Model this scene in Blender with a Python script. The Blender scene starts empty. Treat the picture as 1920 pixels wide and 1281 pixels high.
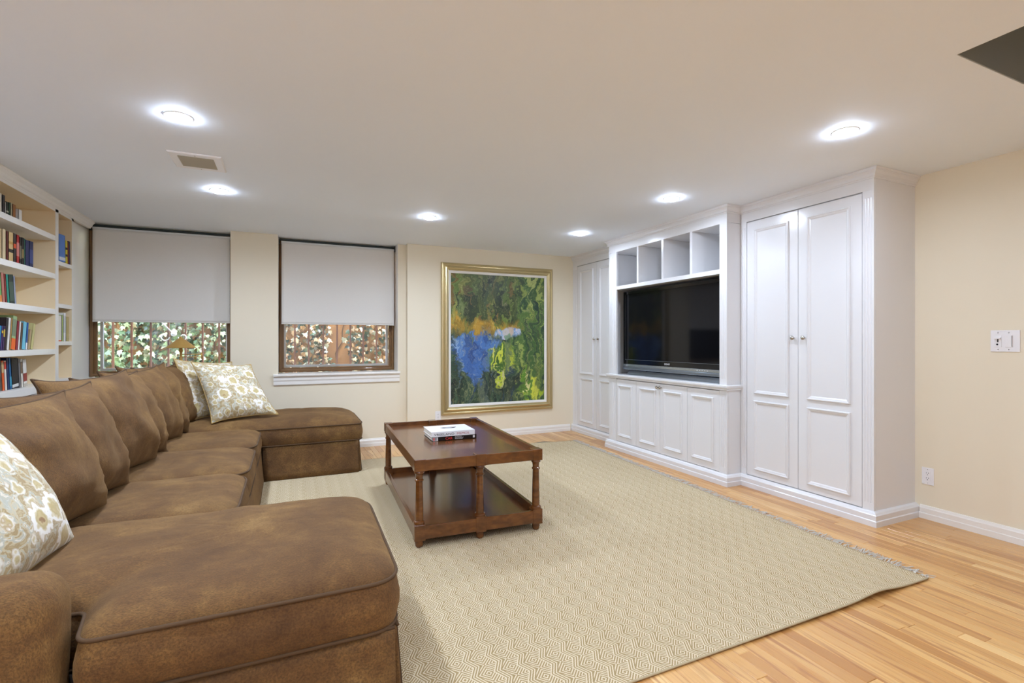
import bpy, bmesh, math, random
from mathutils import Vector, Matrix, noise
random.seed(7)
S = bpy.context.scene
COL = S.collection
R = math.radians
H = 2.35

# ------------------------------------------------------------------ camera, sky, sun, exposure
cam = bpy.data.cameras.new('camera'); cam_o = bpy.data.objects.new('camera', cam); COL.objects.link(cam_o)
cam.sensor_width = 36.0; cam.lens = 926.35 / 1920 * 36.0; cam.shift_y = -1.3 / 1920
cam.clip_start = 0.02
cam_o.location = (0, 0, 1.213); cam_o.rotation_euler = (R(90), 0, -0.42522)
S.camera = cam_o
W = bpy.data.worlds.new('sky'); S.world = W; W.use_nodes = True
_n = W.node_tree.nodes; _sky = _n.new('ShaderNodeTexSky'); _sky.sky_type = 'NISHITA'
_sky.sun_disc = False; _sky.sun_elevation = R(52); _sky.sun_rotation = R(200)
W.node_tree.links.new(_sky.outputs[0], _n['Background'].inputs[0]); _n['Background'].inputs[1].default_value = 1.7
sun = bpy.data.lights.new('sun', 'SUN'); sun.energy = 9.0; sun.angle = R(0.6); sun.color = (1, .97, .92)
sun_o = bpy.data.objects.new('sun', sun); COL.objects.link(sun_o); sun_o.rotation_euler = Vector((-.45, .12, -.88)).to_track_quat('-Z', 'Y').to_euler()
LAMP_W = 9.2
LAMP_C = (.68, .80, 1.0)
S.view_settings.view_transform = 'Standard'; S.view_settings.look = 'None'
S.view_settings.gamma = 1.0; S.view_settings.use_curve_mapping = False
S.view_settings.exposure = 0.90
S.cycles.use_denoising = True
S.cycles.max_bounces = 10; S.cycles.diffuse_bounces = 6
S.cycles.sample_clamp_indirect = 6.0

# ------------------------------------------------------------------ helpers
def lin(c):
    return tuple(((v / 255) / 12.92 if v / 255 <= .04045 else ((v / 255 + .055) / 1.055) ** 2.4) for v in c) + (1,)

def world(o):
    return (world(o.parent) @ o.matrix_parent_inverse if o.parent else Matrix.Identity(4)) @ o.matrix_basis

class NT:
    """tiny node-tree wrapper"""
    def __init__(s, name):
        s.m = bpy.data.materials.new(name); s.m.use_nodes = True; s.t = s.m.node_tree
        s.b = s.t.nodes['Principled BSDF']
    def n(s, typ, ins=None, **kw):
        nd = s.t.nodes.new('ShaderNode' + typ)
        for k, v in kw.items(): setattr(nd, k, v)
        for k, v in (ins or {}).items(): s.set(nd.inputs[k], v)
        return nd
    def set(s, sock, v):
        if isinstance(v, bpy.types.Node): v = v.outputs[0]
        if isinstance(v, bpy.types.NodeSocket): s.t.links.new(v, sock)
        else: sock.default_value = v
    def bs(s, **kw):
        for k, v in kw.items(): s.set(s.b.inputs[k.replace('_', ' ')], v)
    def math(s, op, a, b=0.0, c=None):
        nd = s.n('Math', {0: a, 1: b}, operation=op)
        if c is not None: s.set(nd.inputs[2], c)
        return nd
    def mix(s, f, a, b, mode='MIX'):
        nd = s.n('Mix', data_type='RGBA', blend_type=mode)
        s.set(nd.inputs[0], f); s.set(nd.inputs[6], a); s.set(nd.inputs[7], b)
        return nd.outputs[2]
    def ramp(s, f, stops):
        nd = s.n('ValToRGB', {0: f}); e = nd.color_ramp.elements
        while len(e) < len(stops): e.new(.5)
        for i, (p, c) in enumerate(stops):
            e[i].position = p; e[i].color = lin(c) if len(c) == 3 and max(c) > 1.01 else tuple(c) + ((1,) if len(c) == 3 else ())
        return nd.outputs[0]
    def noise(s, vec, scale, detail=3, rough=.55, dist=0.0):
        nd = s.n('TexNoise', {'Scale': scale, 'Detail': detail, 'Roughness': rough, 'Distortion': dist})
        if vec is not None: s.set(nd.inputs['Vector'], vec)
        return nd
    def coord(s, which='Object', scale=None):
        c = s.n('TexCoord').outputs[which]
        if scale is None: return c
        return s.n('Mapping', {'Vector': c, 'Scale': scale}).outputs[0]
    def bump(s, h, strength=.3, dist=.01):
        s.set(s.b.inputs['Normal'], s.n('Bump', {'Height': h, 'Strength': strength, 'Distance': dist}))

def paint(name, c, rough=.5, metal=0.0, var=.04, vs=3.0, bump=0.0, bs=200.0, **kw):
    k = NT(name); base = lin(c)
    nz = k.noise(k.coord(), vs)
    d = tuple(v * (1 - var * 2) for v in base[:3]) + (1,); u = tuple(min(1, v * (1 + var)) for v in base[:3]) + (1,)
    k.bs(Base_Color=k.mix(nz, d, u), Roughness=rough, Metallic=metal, **kw)
    if bump: k.bump(k.noise(k.coord(), bs, 2), bump, .002)
    return k.m

M = {}
M['wall'] = paint('wall_paint', (236, 225, 200), .6, var=.015, vs=1.2, bump=.06, bs=260)
M['bouncewhite'] = paint('bounce_white_wall', (240, 242, 246), .6, var=.01)  # for unseen walls, made white so light bounced to the ceiling stays neutral
M['ceiling'] = paint('ceiling_paint', (240, 246, 253), .7, var=.012, vs=.8, bump=.05, bs=200)
M['white'] = paint('white_lacquer', (228, 227, 227), .22, var=.01, vs=2)
M['trim'] = paint('white_trim', (241, 237, 229), .3, var=.01, vs=2)
M['shelfpaint'] = paint('shelf_paint', (247, 226, 188), .35, var=.012, vs=2)
M['plate'] = paint('white_plastic', (240, 238, 238), .3, var=.01)
M['ventslat'] = paint('vent_slat', (184, 180, 164), .5)  # grey carries the shade on the slats as well as dust
M['dark'] = paint('dark_void', (22, 20, 18), .8)
M['nickel'] = paint('polished_nickel', (190, 186, 180), .18, 1.0)
M['brass'] = paint('aged_brass', (212, 170, 96), .36, .55, var=.08, vs=9)
M['bronze'] = paint('bronze_sash', (122, 88, 50), .38, 0.0, var=.06, vs=6, Coat_Weight=.2)
M['rust'] = paint('rusty_bar', (122, 82, 66), .6, 0.0, var=.12, vs=14)
M['metalwhite'] = paint('pale_metal', (226, 226, 226), .4, var=.03)
M['rollermetal'] = paint('dark_roller', (58, 66, 66), .45, .5)
M['silver'] = paint('brushed_silver', (140, 148, 156), .3, .85)
M['tvblack'] = paint('gloss_black', (8, 8, 9), .12, var=0)
M['gold'] = paint('champagne_gold', (204, 186, 140), .3, .8, var=.03, vs=12)
M['linen'] = paint('white_linen', (236, 232, 224), .8, bump=.2, bs=300)
M['paper'] = paint('page_paper', (232, 226, 210), .8, var=.05, vs=30)
M['hatch'] = paint('stair_paint', (150, 154, 148), .7)
M['stucco'] = paint('reflection_orange_stucco', (158, 116, 72), .85, var=.2, vs=5, bump=.4, bs=40)  # orange tone stands in for the warm room mirrored in the panes
M['ground'] = paint('courtyard_paving', (205, 203, 198), .85, var=.15, vs=6)
M['pad'] = paint('grey_underlay', (84, 88, 88), .9, bump=.3)
M['liner'] = paint('shadow_gap', (60, 55, 50), .8)

def shade_cloth():
    k = NT('blind_cloth'); c = k.coord()
    w = k.noise(k.coord('Object', (900, 900, 60)), 1.0, 1); w2 = k.noise(k.coord('Object', (60, 60, 900)), 1.0, 1)
    f = k.math('ADD', w, w2)
    k.bs(Base_Color=k.mix(k.math('MULTIPLY', f, .5), lin((234, 229, 220)), lin((246, 243, 236))), Roughness=.85)
    k.bump(f, .15, .001)
    tr = k.n('BsdfTranslucent', {'Color': lin((205, 205, 212))})
    mx = k.n('MixShader', {0: .16}); k.t.links.new(k.b.outputs[0], mx.inputs[1]); k.t.links.new(tr.outputs[0], mx.inputs[2])
    k.t.links.new(mx.outputs[0], k.t.nodes['Material Output'].inputs[0])
    return k.m
M['blind'] = shade_cloth()

def glass():
    k = NT('window_glass'); tr = k.n('BsdfTransparent', {'Color': (.96, .98, .97, 1)}); gl = k.n('BsdfGlossy', {'Roughness': .01})
    fr = k.n('Fresnel', {'IOR': 1.5}); mx = k.n('MixShader', {0: k.math('MULTIPLY', fr, 1.6)})
    k.t.links.new(tr.outputs[0], mx.inputs[1]); k.t.links.new(gl.outputs[0], mx.inputs[2])
    k.t.links.new(mx.outputs[0], k.t.nodes['Material Output'].inputs[0]); return k.m
M['glass'] = glass()

def lens():
    k = NT('led_lens'); k.bs(Base_Color=(1, 1, 1, 1), Emission_Color=LAMP_C + (1,), Emission_Strength=90.0); return k.m
M['lens'] = lens()

def oak():
    k = NT('oak_plank')
    pos = k.n('NewGeometry').outputs['Position']
    rnd = k.math('FRACT', k.math('ADD', k.n('ObjectInfo').outputs['Random'], k.n('NewGeometry').outputs['Random Per Island']))
    off = k.n('CombineXYZ', {0: k.math('MULTIPLY', rnd, 37.0), 1: k.math('MULTIPLY', rnd, 91.0), 2: 0.0})
    v = k.n('VectorMath', {0: pos, 1: off}, operation='ADD')
    g = k.noise(k.n('Mapping', {'Vector': v, 'Scale': (26, 1.3, 1)}), 1.0, 4, .6, 1.2)
    fine = k.noise(k.n('Mapping', {'Vector': v, 'Scale': (260, 7, 1)}), 1.0, 2)
    blot = k.noise(k.n('Mapping', {'Vector': v, 'Scale': (5, 2.2, 1)}), 1.0, 2)
    base = k.ramp(rnd, [(0, (180, 124, 64)), (.2, (208, 156, 92)), (.55, (222, 174, 108)), (.8, (198, 144, 80)), (1, (234, 192, 128))])
    c = k.mix(k.ramp(g, [(.34, (1, 1, 1)), (.47, (0, 0, 0)), (.58, (0, 0, 0)), (.7, (.6, .6, .6))]), base, lin((176, 120, 66)))
    c = k.mix(k.math('MULTIPLY', k.math('SUBTRACT', fine, .45), .55), c, lin((168, 116, 62)))
    c = k.mix(k.math('MULTIPLY', k.math('SUBTRACT', blot, .5), .6), c, lin((190, 134, 76)))
    k.bs(Base_Color=c, Roughness=k.math('MULTIPLY_ADD', fine, .12, .24), Coat_Weight=.25, Coat_Roughness=.18)
    k.bump(fine, .06, .001)
    return k.m
M['oak'] = oak()

def walnut():
    k = NT('polished_walnut')
    c = k.coord()
    g = k.noise(k.n('Mapping', {'Vector': c, 'Scale': (14, 3.0, 30)}), 1.0, 3, .5, .3)
    b = k.noise(c, 3.0, 2)
    col = k.ramp(g, [(.25, (80, 45, 17)), (.5, (104, 60, 23)), (.75, (128, 78, 31))])
    col = k.mix(k.math('MULTIPLY', b, .4), col, lin((78, 42, 17)))
    k.bs(Base_Color=col, Roughness=.24, Coat_Weight=.35, Coat_Roughness=.12)
    return k.m
M['walnut'] = walnut()

def chenille():
    k = NT('brown_chenille'); c = k.coord('Generated'); o = k.n('NewGeometry').outputs['Position']
    big = k.noise(o, 3.4, 3, .55, .4); mid = k.noise(k.n('Mapping', {'Vector': o, 'Scale': (14, 22, 16)}), 1.0, 4, .65, .5)
    fib = k.noise(k.n('Mapping', {'Vector': o, 'Scale': (150, 420, 150)}), 1.0, 3, .7)
    nap = k.math('ADD', k.math('MULTIPLY', big, .62), k.math('MULTIPLY', mid, .38))
    col = k.ramp(nap, [(.32, (86, 57, 26)), (.48, (110, 77, 38)), (.60, (132, 97, 50)), (.76, (164, 129, 76))])
    col = k.mix(k.n('MapRange', {0: fib, 1: .38, 2: .64, 3: 0.0, 4: .62}).outputs[0], col, lin((62, 40, 19)))
    k.bs(Base_Color=col, Roughness=.9, Sheen_Weight=.32, Sheen_Roughness=.35, Sheen_Tint=lin((196, 156, 98)))
    k.bump(k.math('ADD', k.math('MULTIPLY', fib, .7), k.math('MULTIPLY', mid, .8)), .45, .006)
    return k.m
M['chenille'] = chenille()
M['piping'] = paint('brown_welt', (84, 61, 37), .95, bump=.3, bs=400)
M['underside'] = paint('sofa_lining', (40, 28, 18), .95)

def paisley(name, gold=0.0):
    k = NT(name); uv = k.coord('UV')
    wob = k.noise(uv, 9.0, 3)
    v = k.n('VectorMath', {0: uv, 1: k.n('VectorMath', {0: wob.outputs[1], 'Scale': .07}, operation='SCALE')}, operation='ADD')
    pet = k.n('TexVoronoi', {'Vector': v, 'Scale': 24.0}); pd = pet.outputs['Distance']
    def med(scale, off):
        vo = k.n('TexVoronoi', {'Vector': k.n('VectorMath', {0: v, 1: off}, operation='ADD'), 'Scale': scale, 'Randomness': .6})
        return k.math('ADD', vo.outputs['Distance'], k.math('MULTIPLY', k.math('SUBTRACT', pd, .35), .16))
    d = med(3.5, (0, 0, 0)); d2 = med(6.5, (.31, .17, 0))
    stops = [(0, (140, 100, 58)), (.07, (160, 122, 72)), (.11, (204, 184, 132)), (.22, (188, 168, 112)), (.28, (216, 204, 168)), (.31, (240, 237, 228)), (.38, (240, 237, 228)), (.41, (184, 162, 122)), (.46, (204, 192, 162))]
    med1 = k.ramp(d, stops)
    wv = k.n('TexNoise', {'Vector': v, 'Scale': 8.0, 'Detail': 2.0, 'Distortion': 2.5})
    bg = k.ramp(wv, [(.3, (190, 174, 134)), (.45, (164, 140, 96)), (.5, (200, 186, 150)), (.6, (176, 178, 164)), (.66, (226, 220, 204)), (.7, (184, 162, 116))])
    bg = k.mix(k.ramp(d2, [(.3, (.85, .85, .85)), (.4, (0, 0, 0))]), bg, k.ramp(d2, stops))
    col = k.mix(k.ramp(d, [(.42, (0, 0, 0)), (.46, (1, 1, 1))]), med1, bg)
    if gold: col = k.mix(gold, col, lin((186, 158, 104)), 'MULTIPLY') if gold < 0 else k.mix(gold, col, lin((170, 142, 88)))
    fib = k.noise(uv, 300, 1)
    k.bs(Base_Color=col, Roughness=.42 if gold else .6, Sheen_Weight=.2)
    k.bump(k.math('ADD', fib, k.math('MULTIPLY', d, 2.0)), .2, .002)
    return k.m
M['paisley'] = paisley('paisley_print'); M['paisley_gold'] = paisley('gold_paisley_print', .28)

def rugmat():
    k = NT('woven_rug'); uv = k.coord('UV'); sp = k.n('SeparateXYZ', {0: uv})
    P = .098
    wob = k.math('MULTIPLY', k.math('SUBTRACT', k.noise(uv, 30, 2), .5), .05)
    def tri(s_): return k.math('PINGPONG', k.math('ADD', k.math('DIVIDE', s_, P / 2), wob), 1.0)
    a, b = tri(sp.outputs[0]), tri(sp.outputs[1])
    d = k.math('ADD', a, b)
    hatch = k.math('SINE', k.math('MULTIPLY', d, 2 * math.pi * 3.5))
    w = k.math('FRACT', k.math('ADD', k.math('DIVIDE', sp.outputs[0], P), k.math('MULTIPLY', b, .30)))
    bold = k.math('LESS_THAN', w, .36)
    strand = k.math('MULTIPLY', k.math('SINE', k.math('MULTIPLY', w, 2 * math.pi / .12)), 1.3)
    st = k.n('Mix', {0: bold, 2: hatch, 3: strand}).outputs[0]
    rib = k.math('SINE', k.math('MULTIPLY', sp.outputs[0], 2 * math.pi / .0075))
    rib2 = k.math('SINE', k.math('MULTIPLY', sp.outputs[1], 2 * math.pi / .006))
    line = k.n('MapRange', {0: k.math('ADD', st, k.math('MULTIPLY', rib, .22)), 1: -.25, 2: .45}).outputs[0]
    blot = k.noise(uv, 1.4, 3)
    tan = k.mix(blot, lin((154, 129, 86)), lin((182, 158, 112)))
    crm = k.mix(blot, lin((228, 210, 176)), lin((243, 228, 198)))
    col = k.mix(line, tan, crm)
    col = k.mix(k.math('MULTIPLY', k.noise(uv, 260, 1), .35), col, lin((140, 120, 82)))
    k.bs(Base_Color=col, Roughness=.95)
    k.bump(k.math('ADD', k.math('MULTIPLY', line, .7), k.math('ADD', k.math('MULTIPLY', rib, .25), k.math('MULTIPLY', rib2, .2))), .6, .003)
    return k.m
M['rug'] = rugmat()
M['fringe'] = paint('grey_fringe', (214, 210, 200), .95, var=.15, vs=60)

def canvas():
    k = NT('oil_canvas'); uv = k.coord('UV')
    sub = lambda n, a: k.n('VectorMath', {0: k.n('VectorMath', {0: n.outputs[1], 1: (.5, .5, .5)}, operation='SUBTRACT'), 'Scale': a}, operation='SCALE')
    v = k.n('VectorMath', {0: k.n('VectorMath', {0: uv, 1: sub(k.noise(uv, 2.6, 3, .6, 1.2), .34)}, operation='ADD'), 1: sub(k.noise(uv, 8, 3, .6, 1.6), .13)}, operation='ADD')
    v2 = k.n('VectorMath', {0: v, 1: sub(k.noise(uv, 26, 2, .6, 1.0), .05)}, operation='ADD')
    sp = k.n('SeparateXYZ', {0: v2}); x, y = sp.outputs[0], sp.outputs[1]
    usp = k.n('SeparateXYZ', {0: uv})
    def dabs(scale, rot, stops, seed, stretch=4.0):       # long brush dabs of flat colour
        mp = k.n('Mapping', {'Vector': v2, 'Scale': (scale, scale / stretch, 1), 'Rotation': (0, 0, rot), 'Location': (seed, seed * 1.7, 0)})
        vo = k.n('TexVoronoi', {'Vector': mp, 'Scale': 1.0}); return k.ramp(k.n('SeparateColor', {0: vo.outputs['Color']}).outputs[0], stops), vo.outputs['Distance']
    def blob(cx, cy, rx, ry, e0, e1):
        q = k.math('ADD', k.math('POWER', k.math('DIVIDE', k.math('SUBTRACT', x, cx), rx), 2.0), k.math('POWER', k.math('DIVIDE', k.math('SUBTRACT', y, cy), ry), 2.0))
        return k.n('MapRange', {0: q, 1: e0, 2: e1, 3: 1.0, 4: 0.0}).outputs[0]
    top, d1 = dabs(26, .7, [(0, (38, 50, 30)), (.25, (66, 82, 36)), (.45, (96, 110, 44)), (.6, (104, 128, 52)), (.75, (122, 88, 40)), (.88, (70, 100, 62)), (1, (146, 150, 70))], 0, 3)
    mid, d2 = dabs(22, 1.4, [(0, (150, 122, 40)), (.3, (196, 150, 44)), (.5, (128, 130, 46)), (.7, (176, 124, 40)), (.85, (92, 116, 48)), (1, (214, 172, 70))], 3, 3)
    low, d3 = dabs(30, .25, [(0, (26, 40, 36)), (.3, (40, 62, 46)), (.5, (62, 88, 66)), (.65, (88, 100, 74)), (.8, (54, 84, 100)), (1, (36, 50, 34))], 5, 5)
    blu, d4 = dabs(20, .5, [(0, (48, 80, 136)), (.3, (66, 110, 176)), (.55, (92, 136, 194)), (.75, (52, 84, 136)), (.9, (134, 166, 204)), (1, (90, 110, 104))], 7, 2.5)
    pal, d5 = dabs(24, .9, [(0, (110, 146, 200)), (.4, (160, 184, 212)), (.65, (206, 196, 204)), (.85, (120, 150, 120)), (1, (222, 186, 178))], 9, 2)
    grn, d6 = dabs(34, .12, [(0, (44, 74, 48)), (.25, (74, 108, 52)), (.45, (104, 134, 58)), (.62, (36, 62, 48)), (.8, (134, 152, 70)), (1, (168, 178, 104))], 11, 7)
    yel, d7 = dabs(30, -.5, [(0, (30, 60, 40)), (.35, (112, 160, 44)), (.55, (184, 200, 48)), (.75, (214, 216, 84)), (.9, (60, 100, 50)), (1, (226, 222, 150))], 13, 6)
    c = k.mix(k.n('MapRange', {0: y, 1: .52, 2: .60}).outputs[0], low, mid)
    c = k.mix(k.n('MapRange', {0: y, 1: .62, 2: .68}).outputs[0], c, top)
    c = k.mix(k.n('MapRange', {0: k.math('ADD', x, k.math('MULTIPLY', y, .1)), 1: .70, 2: .84}).outputs[0], c, grn)
    c = k.mix(blob(.40, .95, .35, .22, .2, 1.1), c, k.mix(.5, top, lin((34, 44, 30))))
    c = k.mix(blob(.24, .42, .24, .16, .7, 1.0), c, blu); c = k.mix(blob(.22, .26, .08, .14, .6, 1.0), c, blu)
    c = k.mix(blob(.58, .54, .17, .07, .6, 1.0), c, pal)
    c = k.mix(blob(.74, .40, .22, .15, .6, 1.0), c, grn)
    c = k.mix(blob(.60, .14, .18, .12, .3, 1.2), c, k.mix(.6, low, lin((22, 34, 28))))
    for q in ((.48, .36, .16, .10), (.52, .22, .04, .12), (.86, .10, .14, .07), (.74, .22, .05, .10)): c = k.mix(blob(*q, .5, 1.0), c, yel)
    c = k.mix(blob(.05, .66, .09, .06, .3, 1.1), c, mid)
    sh = k.noise(k.n('Mapping', {'Vector': v2, 'Scale': (60, 14, 1), 'Rotation': (0, 0, .5)}), 1.0, 3, .6, 1.0)
    c = k.mix(k.n('MapRange', {0: sh, 1: .5, 2: .8, 3: 0.0, 4: .55}).outputs[0], c, lin((24, 34, 24)))
    c = k.mix(k.n('MapRange', {0: sh, 1: .46, 2: .25, 3: 0.0, 4: .45}).outputs[0], c, lin((196, 196, 130)))
    k.bs(Base_Color=c, Roughness=.4)
    k.bump(k.math('ADD', sh, k.math('MULTIPLY', d1, .5)), .5, .004)
    return k.m
M['canvas'] = canvas()

def leafmat(name, stops):
    k = NT(name)
    r = k.math('FRACT', k.math('ADD', k.n('ObjectInfo').outputs['Random'], k.n('NewGeometry').outputs['Random Per Island']))
    k.bs(Base_Color=k.ramp(r, stops), Roughness=.4)
    return k.m
M['leaf'] = leafmat('ivy_leaf', [(0, (28, 46, 28)), (.3, (58, 80, 44)), (.55, (96, 116, 70)), (.75, (140, 154, 112)), (.9, (112, 96, 58)), (1, (168, 174, 140))])
M['leafdark'] = leafmat('ivy_leaf_brown', [(0, (30, 46, 32)), (.3, (54, 78, 54)), (.55, (120, 98, 62)), (.8, (160, 122, 76)), (1, (172, 176, 150))])

def screen():
    k = NT('tv_screen'); k.bs(Base_Color=(.004, .004, .005, 1), Roughness=.07, Specular_IOR_Level=.3)
    k.bump(k.noise(k.coord(), 400, 1), .002, .0001); return k.m
M['screen'] = screen()

# ---- mesh builders
class MB:
    def __init__(s): s.v = []; s.f = []
    def add(s, vs, fs):
        b = len(s.v); s.v += [tuple(v) for v in vs]; s.f += [tuple(i + b for i in f) for f in fs]; return s
    def box(s, x0, x1, y0, y1, z0, z1):
        x0, x1 = min(x0, x1), max(x0, x1); y0, y1 = min(y0, y1), max(y0, y1); z0, z1 = min(z0, z1), max(z0, z1)
        return s.add([(x0, y0, z0), (x1, y0, z0), (x1, y1, z0), (x0, y1, z0), (x0, y0, z1), (x1, y0, z1), (x1, y1, z1), (x0, y1, z1)],
                     [(0, 3, 2, 1), (4, 5, 6, 7), (0, 1, 5, 4), (1, 2, 6, 5), (2, 3, 7, 6), (3, 0, 4, 7)])
    def lathe(s, prof, n=24, c=(0, 0, 0), axis='z', cap=True):
        vs = []; fs = []
        for r, z in prof:
            for i in range(n):
                a = 2 * math.pi * i / n; p = (r * math.cos(a), r * math.sin(a), z)
                if axis == 'x': p = (p[2], p[0], p[1])
                if axis == 'y': p = (p[1], p[2], p[0])
                vs.append((p[0] + c[0], p[1] + c[1], p[2] + c[2]))
        for j in range(len(prof) - 1):
            for i in range(n):
                k = (i + 1) % n; fs.append((j * n + i, j * n + k, (j + 1) * n + k, (j + 1) * n + i))
        if cap:
            fs.append(tuple(reversed(range(n)))); fs.append(tuple(range((len(prof) - 1) * n, len(prof) * n)))
        return s.add(vs, fs)
    def tube(s, pts, r, n=6, closed=False):
        P = [Vector(p) for p in pts]; L = len(P); vs = []; fs = []; prev = None
        for i in range(L):
            a = P[(i - 1) % L] if (closed or i > 0) else P[i]; b = P[(i + 1) % L] if (closed or i < L - 1) else P[i]
            t = (b - a); t = t.normalized() if t.length > 1e-9 else Vector((0, 0, 1))
            if prev is None:
                u = t.orthogonal().normalized()
            else:
                u = (prev - t * prev.dot(t)); u = u.normalized() if u.length > 1e-6 else t.orthogonal().normalized()
            prev = u; w = t.cross(u)
            for k in range(n):
                an = 2 * math.pi * k / n; vs.append(P[i] + (u * math.cos(an) + w * math.sin(an)) * r)
        for i in range(L if closed else L - 1):
            j = (i + 1) % L
            for k in range(n):
                q = (k + 1) % n; fs.append((i * n + k, i * n + q, j * n + q, j * n + k))
        if not closed: fs.append(tuple(reversed(range(n)))); fs.append(tuple(range((L - 1) * n, L * n)))
        return s.add(vs, fs)
    def sweep(s, path, prof):
        """mitred moulding along a plan polyline; prof = (out, z), out to the left of travel"""
        n = len(path); m = len(prof); vs = []; fs = []
        D = [Vector((path[i + 1][0] - path[i][0], path[i + 1][1] - path[i][1])).normalized() for i in range(n - 1)]
        for i in range(n):
            d0 = D[max(0, i - 1)]; d1 = D[min(n - 2, i)]
            n0 = Vector((-d0.y, d0.x)); n1 = Vector((-d1.y, d1.x)); b = n0 + n1; b = b / max(.2, (b.length_squared / 2)) if b.length > 1e-6 else n0
            b = (n0 + n1) / (1 + n0.dot(n1)) if (1 + n0.dot(n1)) > .05 else n0
            for o, z in prof: vs.append((path[i][0] + b.x * o, path[i][1] + b.y * o, z))
        for i in range(n - 1):
            for j in range(m):
                k = (j + 1) % m; fs.append((i * m + j, (i + 1) * m + j, (i + 1) * m + k, i * m + k))
        fs.append(tuple(range(m))); fs.append(tuple(reversed(range((n - 1) * m, n * m))))
        return s.add(vs, fs)
    def ring(s, u0, u1, v0, v1, prof, fn):
        """mitred rectangular moulding; prof = (inset, out); fn maps (u, v, out) to a point"""
        vs = []; fs = []; m = len(prof)
        for ins, out in prof:
            for (u, v) in ((u0 + ins, v0 + ins), (u1 - ins, v0 + ins), (u1 - ins, v1 - ins), (u0 + ins, v1 - ins)): vs.append(fn(u, v, out))
        for j in range(m):
            k = (j + 1) % m
            for i in range(4):
                q = (i + 1) % 4; fs.append((j * 4 + i, j * 4 + q, k * 4 + q, k * 4 + i))
        return s.add(vs, fs)
    def build(s, name, mat, parent=None, smooth=False, bevel=0.0, segs=2):
        me = bpy.data.meshes.new(name); me.from_pydata(s.v, [], s.f); me.update()
        bm = bmesh.new(); bm.from_mesh(me); bmesh.ops.recalc_face_normals(bm, faces=bm.faces); bm.to_mesh(me); bm.free()
        o = bpy.data.objects.new(name, me); COL.objects.link(o)
        if mat is not None: me.materials.append(M[mat] if isinstance(mat, str) else mat)
        if parent is not None:
            o.parent = parent; o.matrix_parent_inverse = world(parent).inverted()
        if smooth:
            for p in me.polygons: p.use_smooth = True
            if smooth == 'auto': me.set_sharp_from_angle(angle=R(38))
        if bevel:
            b = o.modifiers.new('bevel', 'BEVEL'); b.width = bevel; b.segments = segs; b.limit_method = 'ANGLE'; b.angle_limit = R(40); b.harden_normals = False
        return o

def tag(o, label, cat=None, group=None, kind=None):
    if label: o['label'] = label
    if cat: o['category'] = cat
    if group: o['group'] = group
    if kind: o['kind'] = kind
    return o
def thing(name, loc, label, cat, group=None, rz=0.0):
    o = bpy.data.objects.new(name, None); COL.objects.link(o); o.empty_display_size = .1
    o.location = loc; o.rotation_euler = (0, 0, rz); bpy.context.view_layer.update
    o.matrix_basis = Matrix.Translation(loc) @ Matrix.Rotation(rz, 4, 'Z')
    return tag(o, label, cat, group)
def struct(o): o['kind'] = 'structure'; return o
def text(body, name, size, mat, parent, mtx, extrude=.0003, bold=0.0, sx=1.0):
    cu = bpy.data.curves.new(name, 'FONT'); cu.body = body; cu.size = size; cu.extrude = extrude; cu.offset = bold; cu.align_x = 'LEFT'
    t = bpy.data.objects.new(name, cu); COL.objects.link(t)
    me = bpy.data.meshes.new_from_object(t.evaluated_get(bpy.context.evaluated_depsgraph_get()))
    bpy.data.objects.remove(t); me.name = name; me.materials.clear(); me.materials.append(M[mat])
    me.transform(mtx @ Matrix.Diagonal((sx, 1, 1, 1)))
    o = bpy.data.objects.new(name, me); COL.objects.link(o); o.parent = parent
    o.matrix_parent_inverse = world(parent).inverted()
    return o

# ------------------------------------------------------------------ room shell
XL, XR, YB, YW, YP, YN = -2.02, 3.97, 6.25, 5.85, 5.77, -3.0
mb = MB()
mb.box(XL - .15, -2.0, 5.86, YB, 0, H); mb.box(-2.0, -1.769, 6.09, YB, 0, H)                       # beyond the bookcase
mb.box(-1.768, -.545, YW, YB, 0, .835); mb.box(-.545, -.10, YW, YB, 0, H); mb.box(-.10, 1.175, YW, YB, 0, .835)
mb.box(1.175, 1.27, YW, YB, 0, H); mb.box(1.27, XR + .15, YP, YB, 0, H)
struct(mb.build('wall_back', 'wall'))
struct(MB().box(XR, XR + .15, YN, YP, 0, H).build('wall_right', 'wall'))
struct(MB().box(XL - .15, XL, YN, 5.86, 0, H).build('wall_left', 'bouncewhite'))
struct(MB().box(XL, XR, YN - .15, YN, 0, H).build('wall_front', 'bouncewhite'))
HX0, HX1, HY0, HY1 = 2.42, 3.55, -1.6, 1.06
mb = MB(); T = .12
mb.box(XL - .15, XR + .15, HY1, YB, H, H + T); mb.box(XL - .15, HX0, YN - .15, HY1, H, H + T)
mb.box(HX1, XR + .15, YN - .15, HY1, H, H + T); mb.box(HX0, HX1, YN - .15, HY0, H, H + T)
struct(mb.build('ceiling', 'ceiling'))
mb = MB(); z0, z1 = H + .0015, H + 2.4; HX0 += .004; HY1 -= .004; HX1 -= .004; HY0 += .004
e = .003
mb.box(HX0 - e, HX0, HY0, HY1, z0, z1); mb.box(HX1, HX1 + e, HY0, HY1, z0, z1)
mb.box(HX0 - e, HX1 + e, HY1, HY1 + e, z0, z1); mb.box(HX0 - e, HX1 + e, HY0 - e, HY0, z0, z1); mb.box(HX0 - .1, HX1 + .1, HY0 - .1, HY1 + .1, z1, z1 + .1)
struct(mb.build('trim_1', 'hatch'))
# outside
struct(MB().box(-6, 6, YB, 12, -.2, .55).build('courtyard', 'ground'))
struct(MB().box(-5, 5, 7.35, 7.6, .55, 3.4).build('wall_courtyard', 'stucco'))

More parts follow.
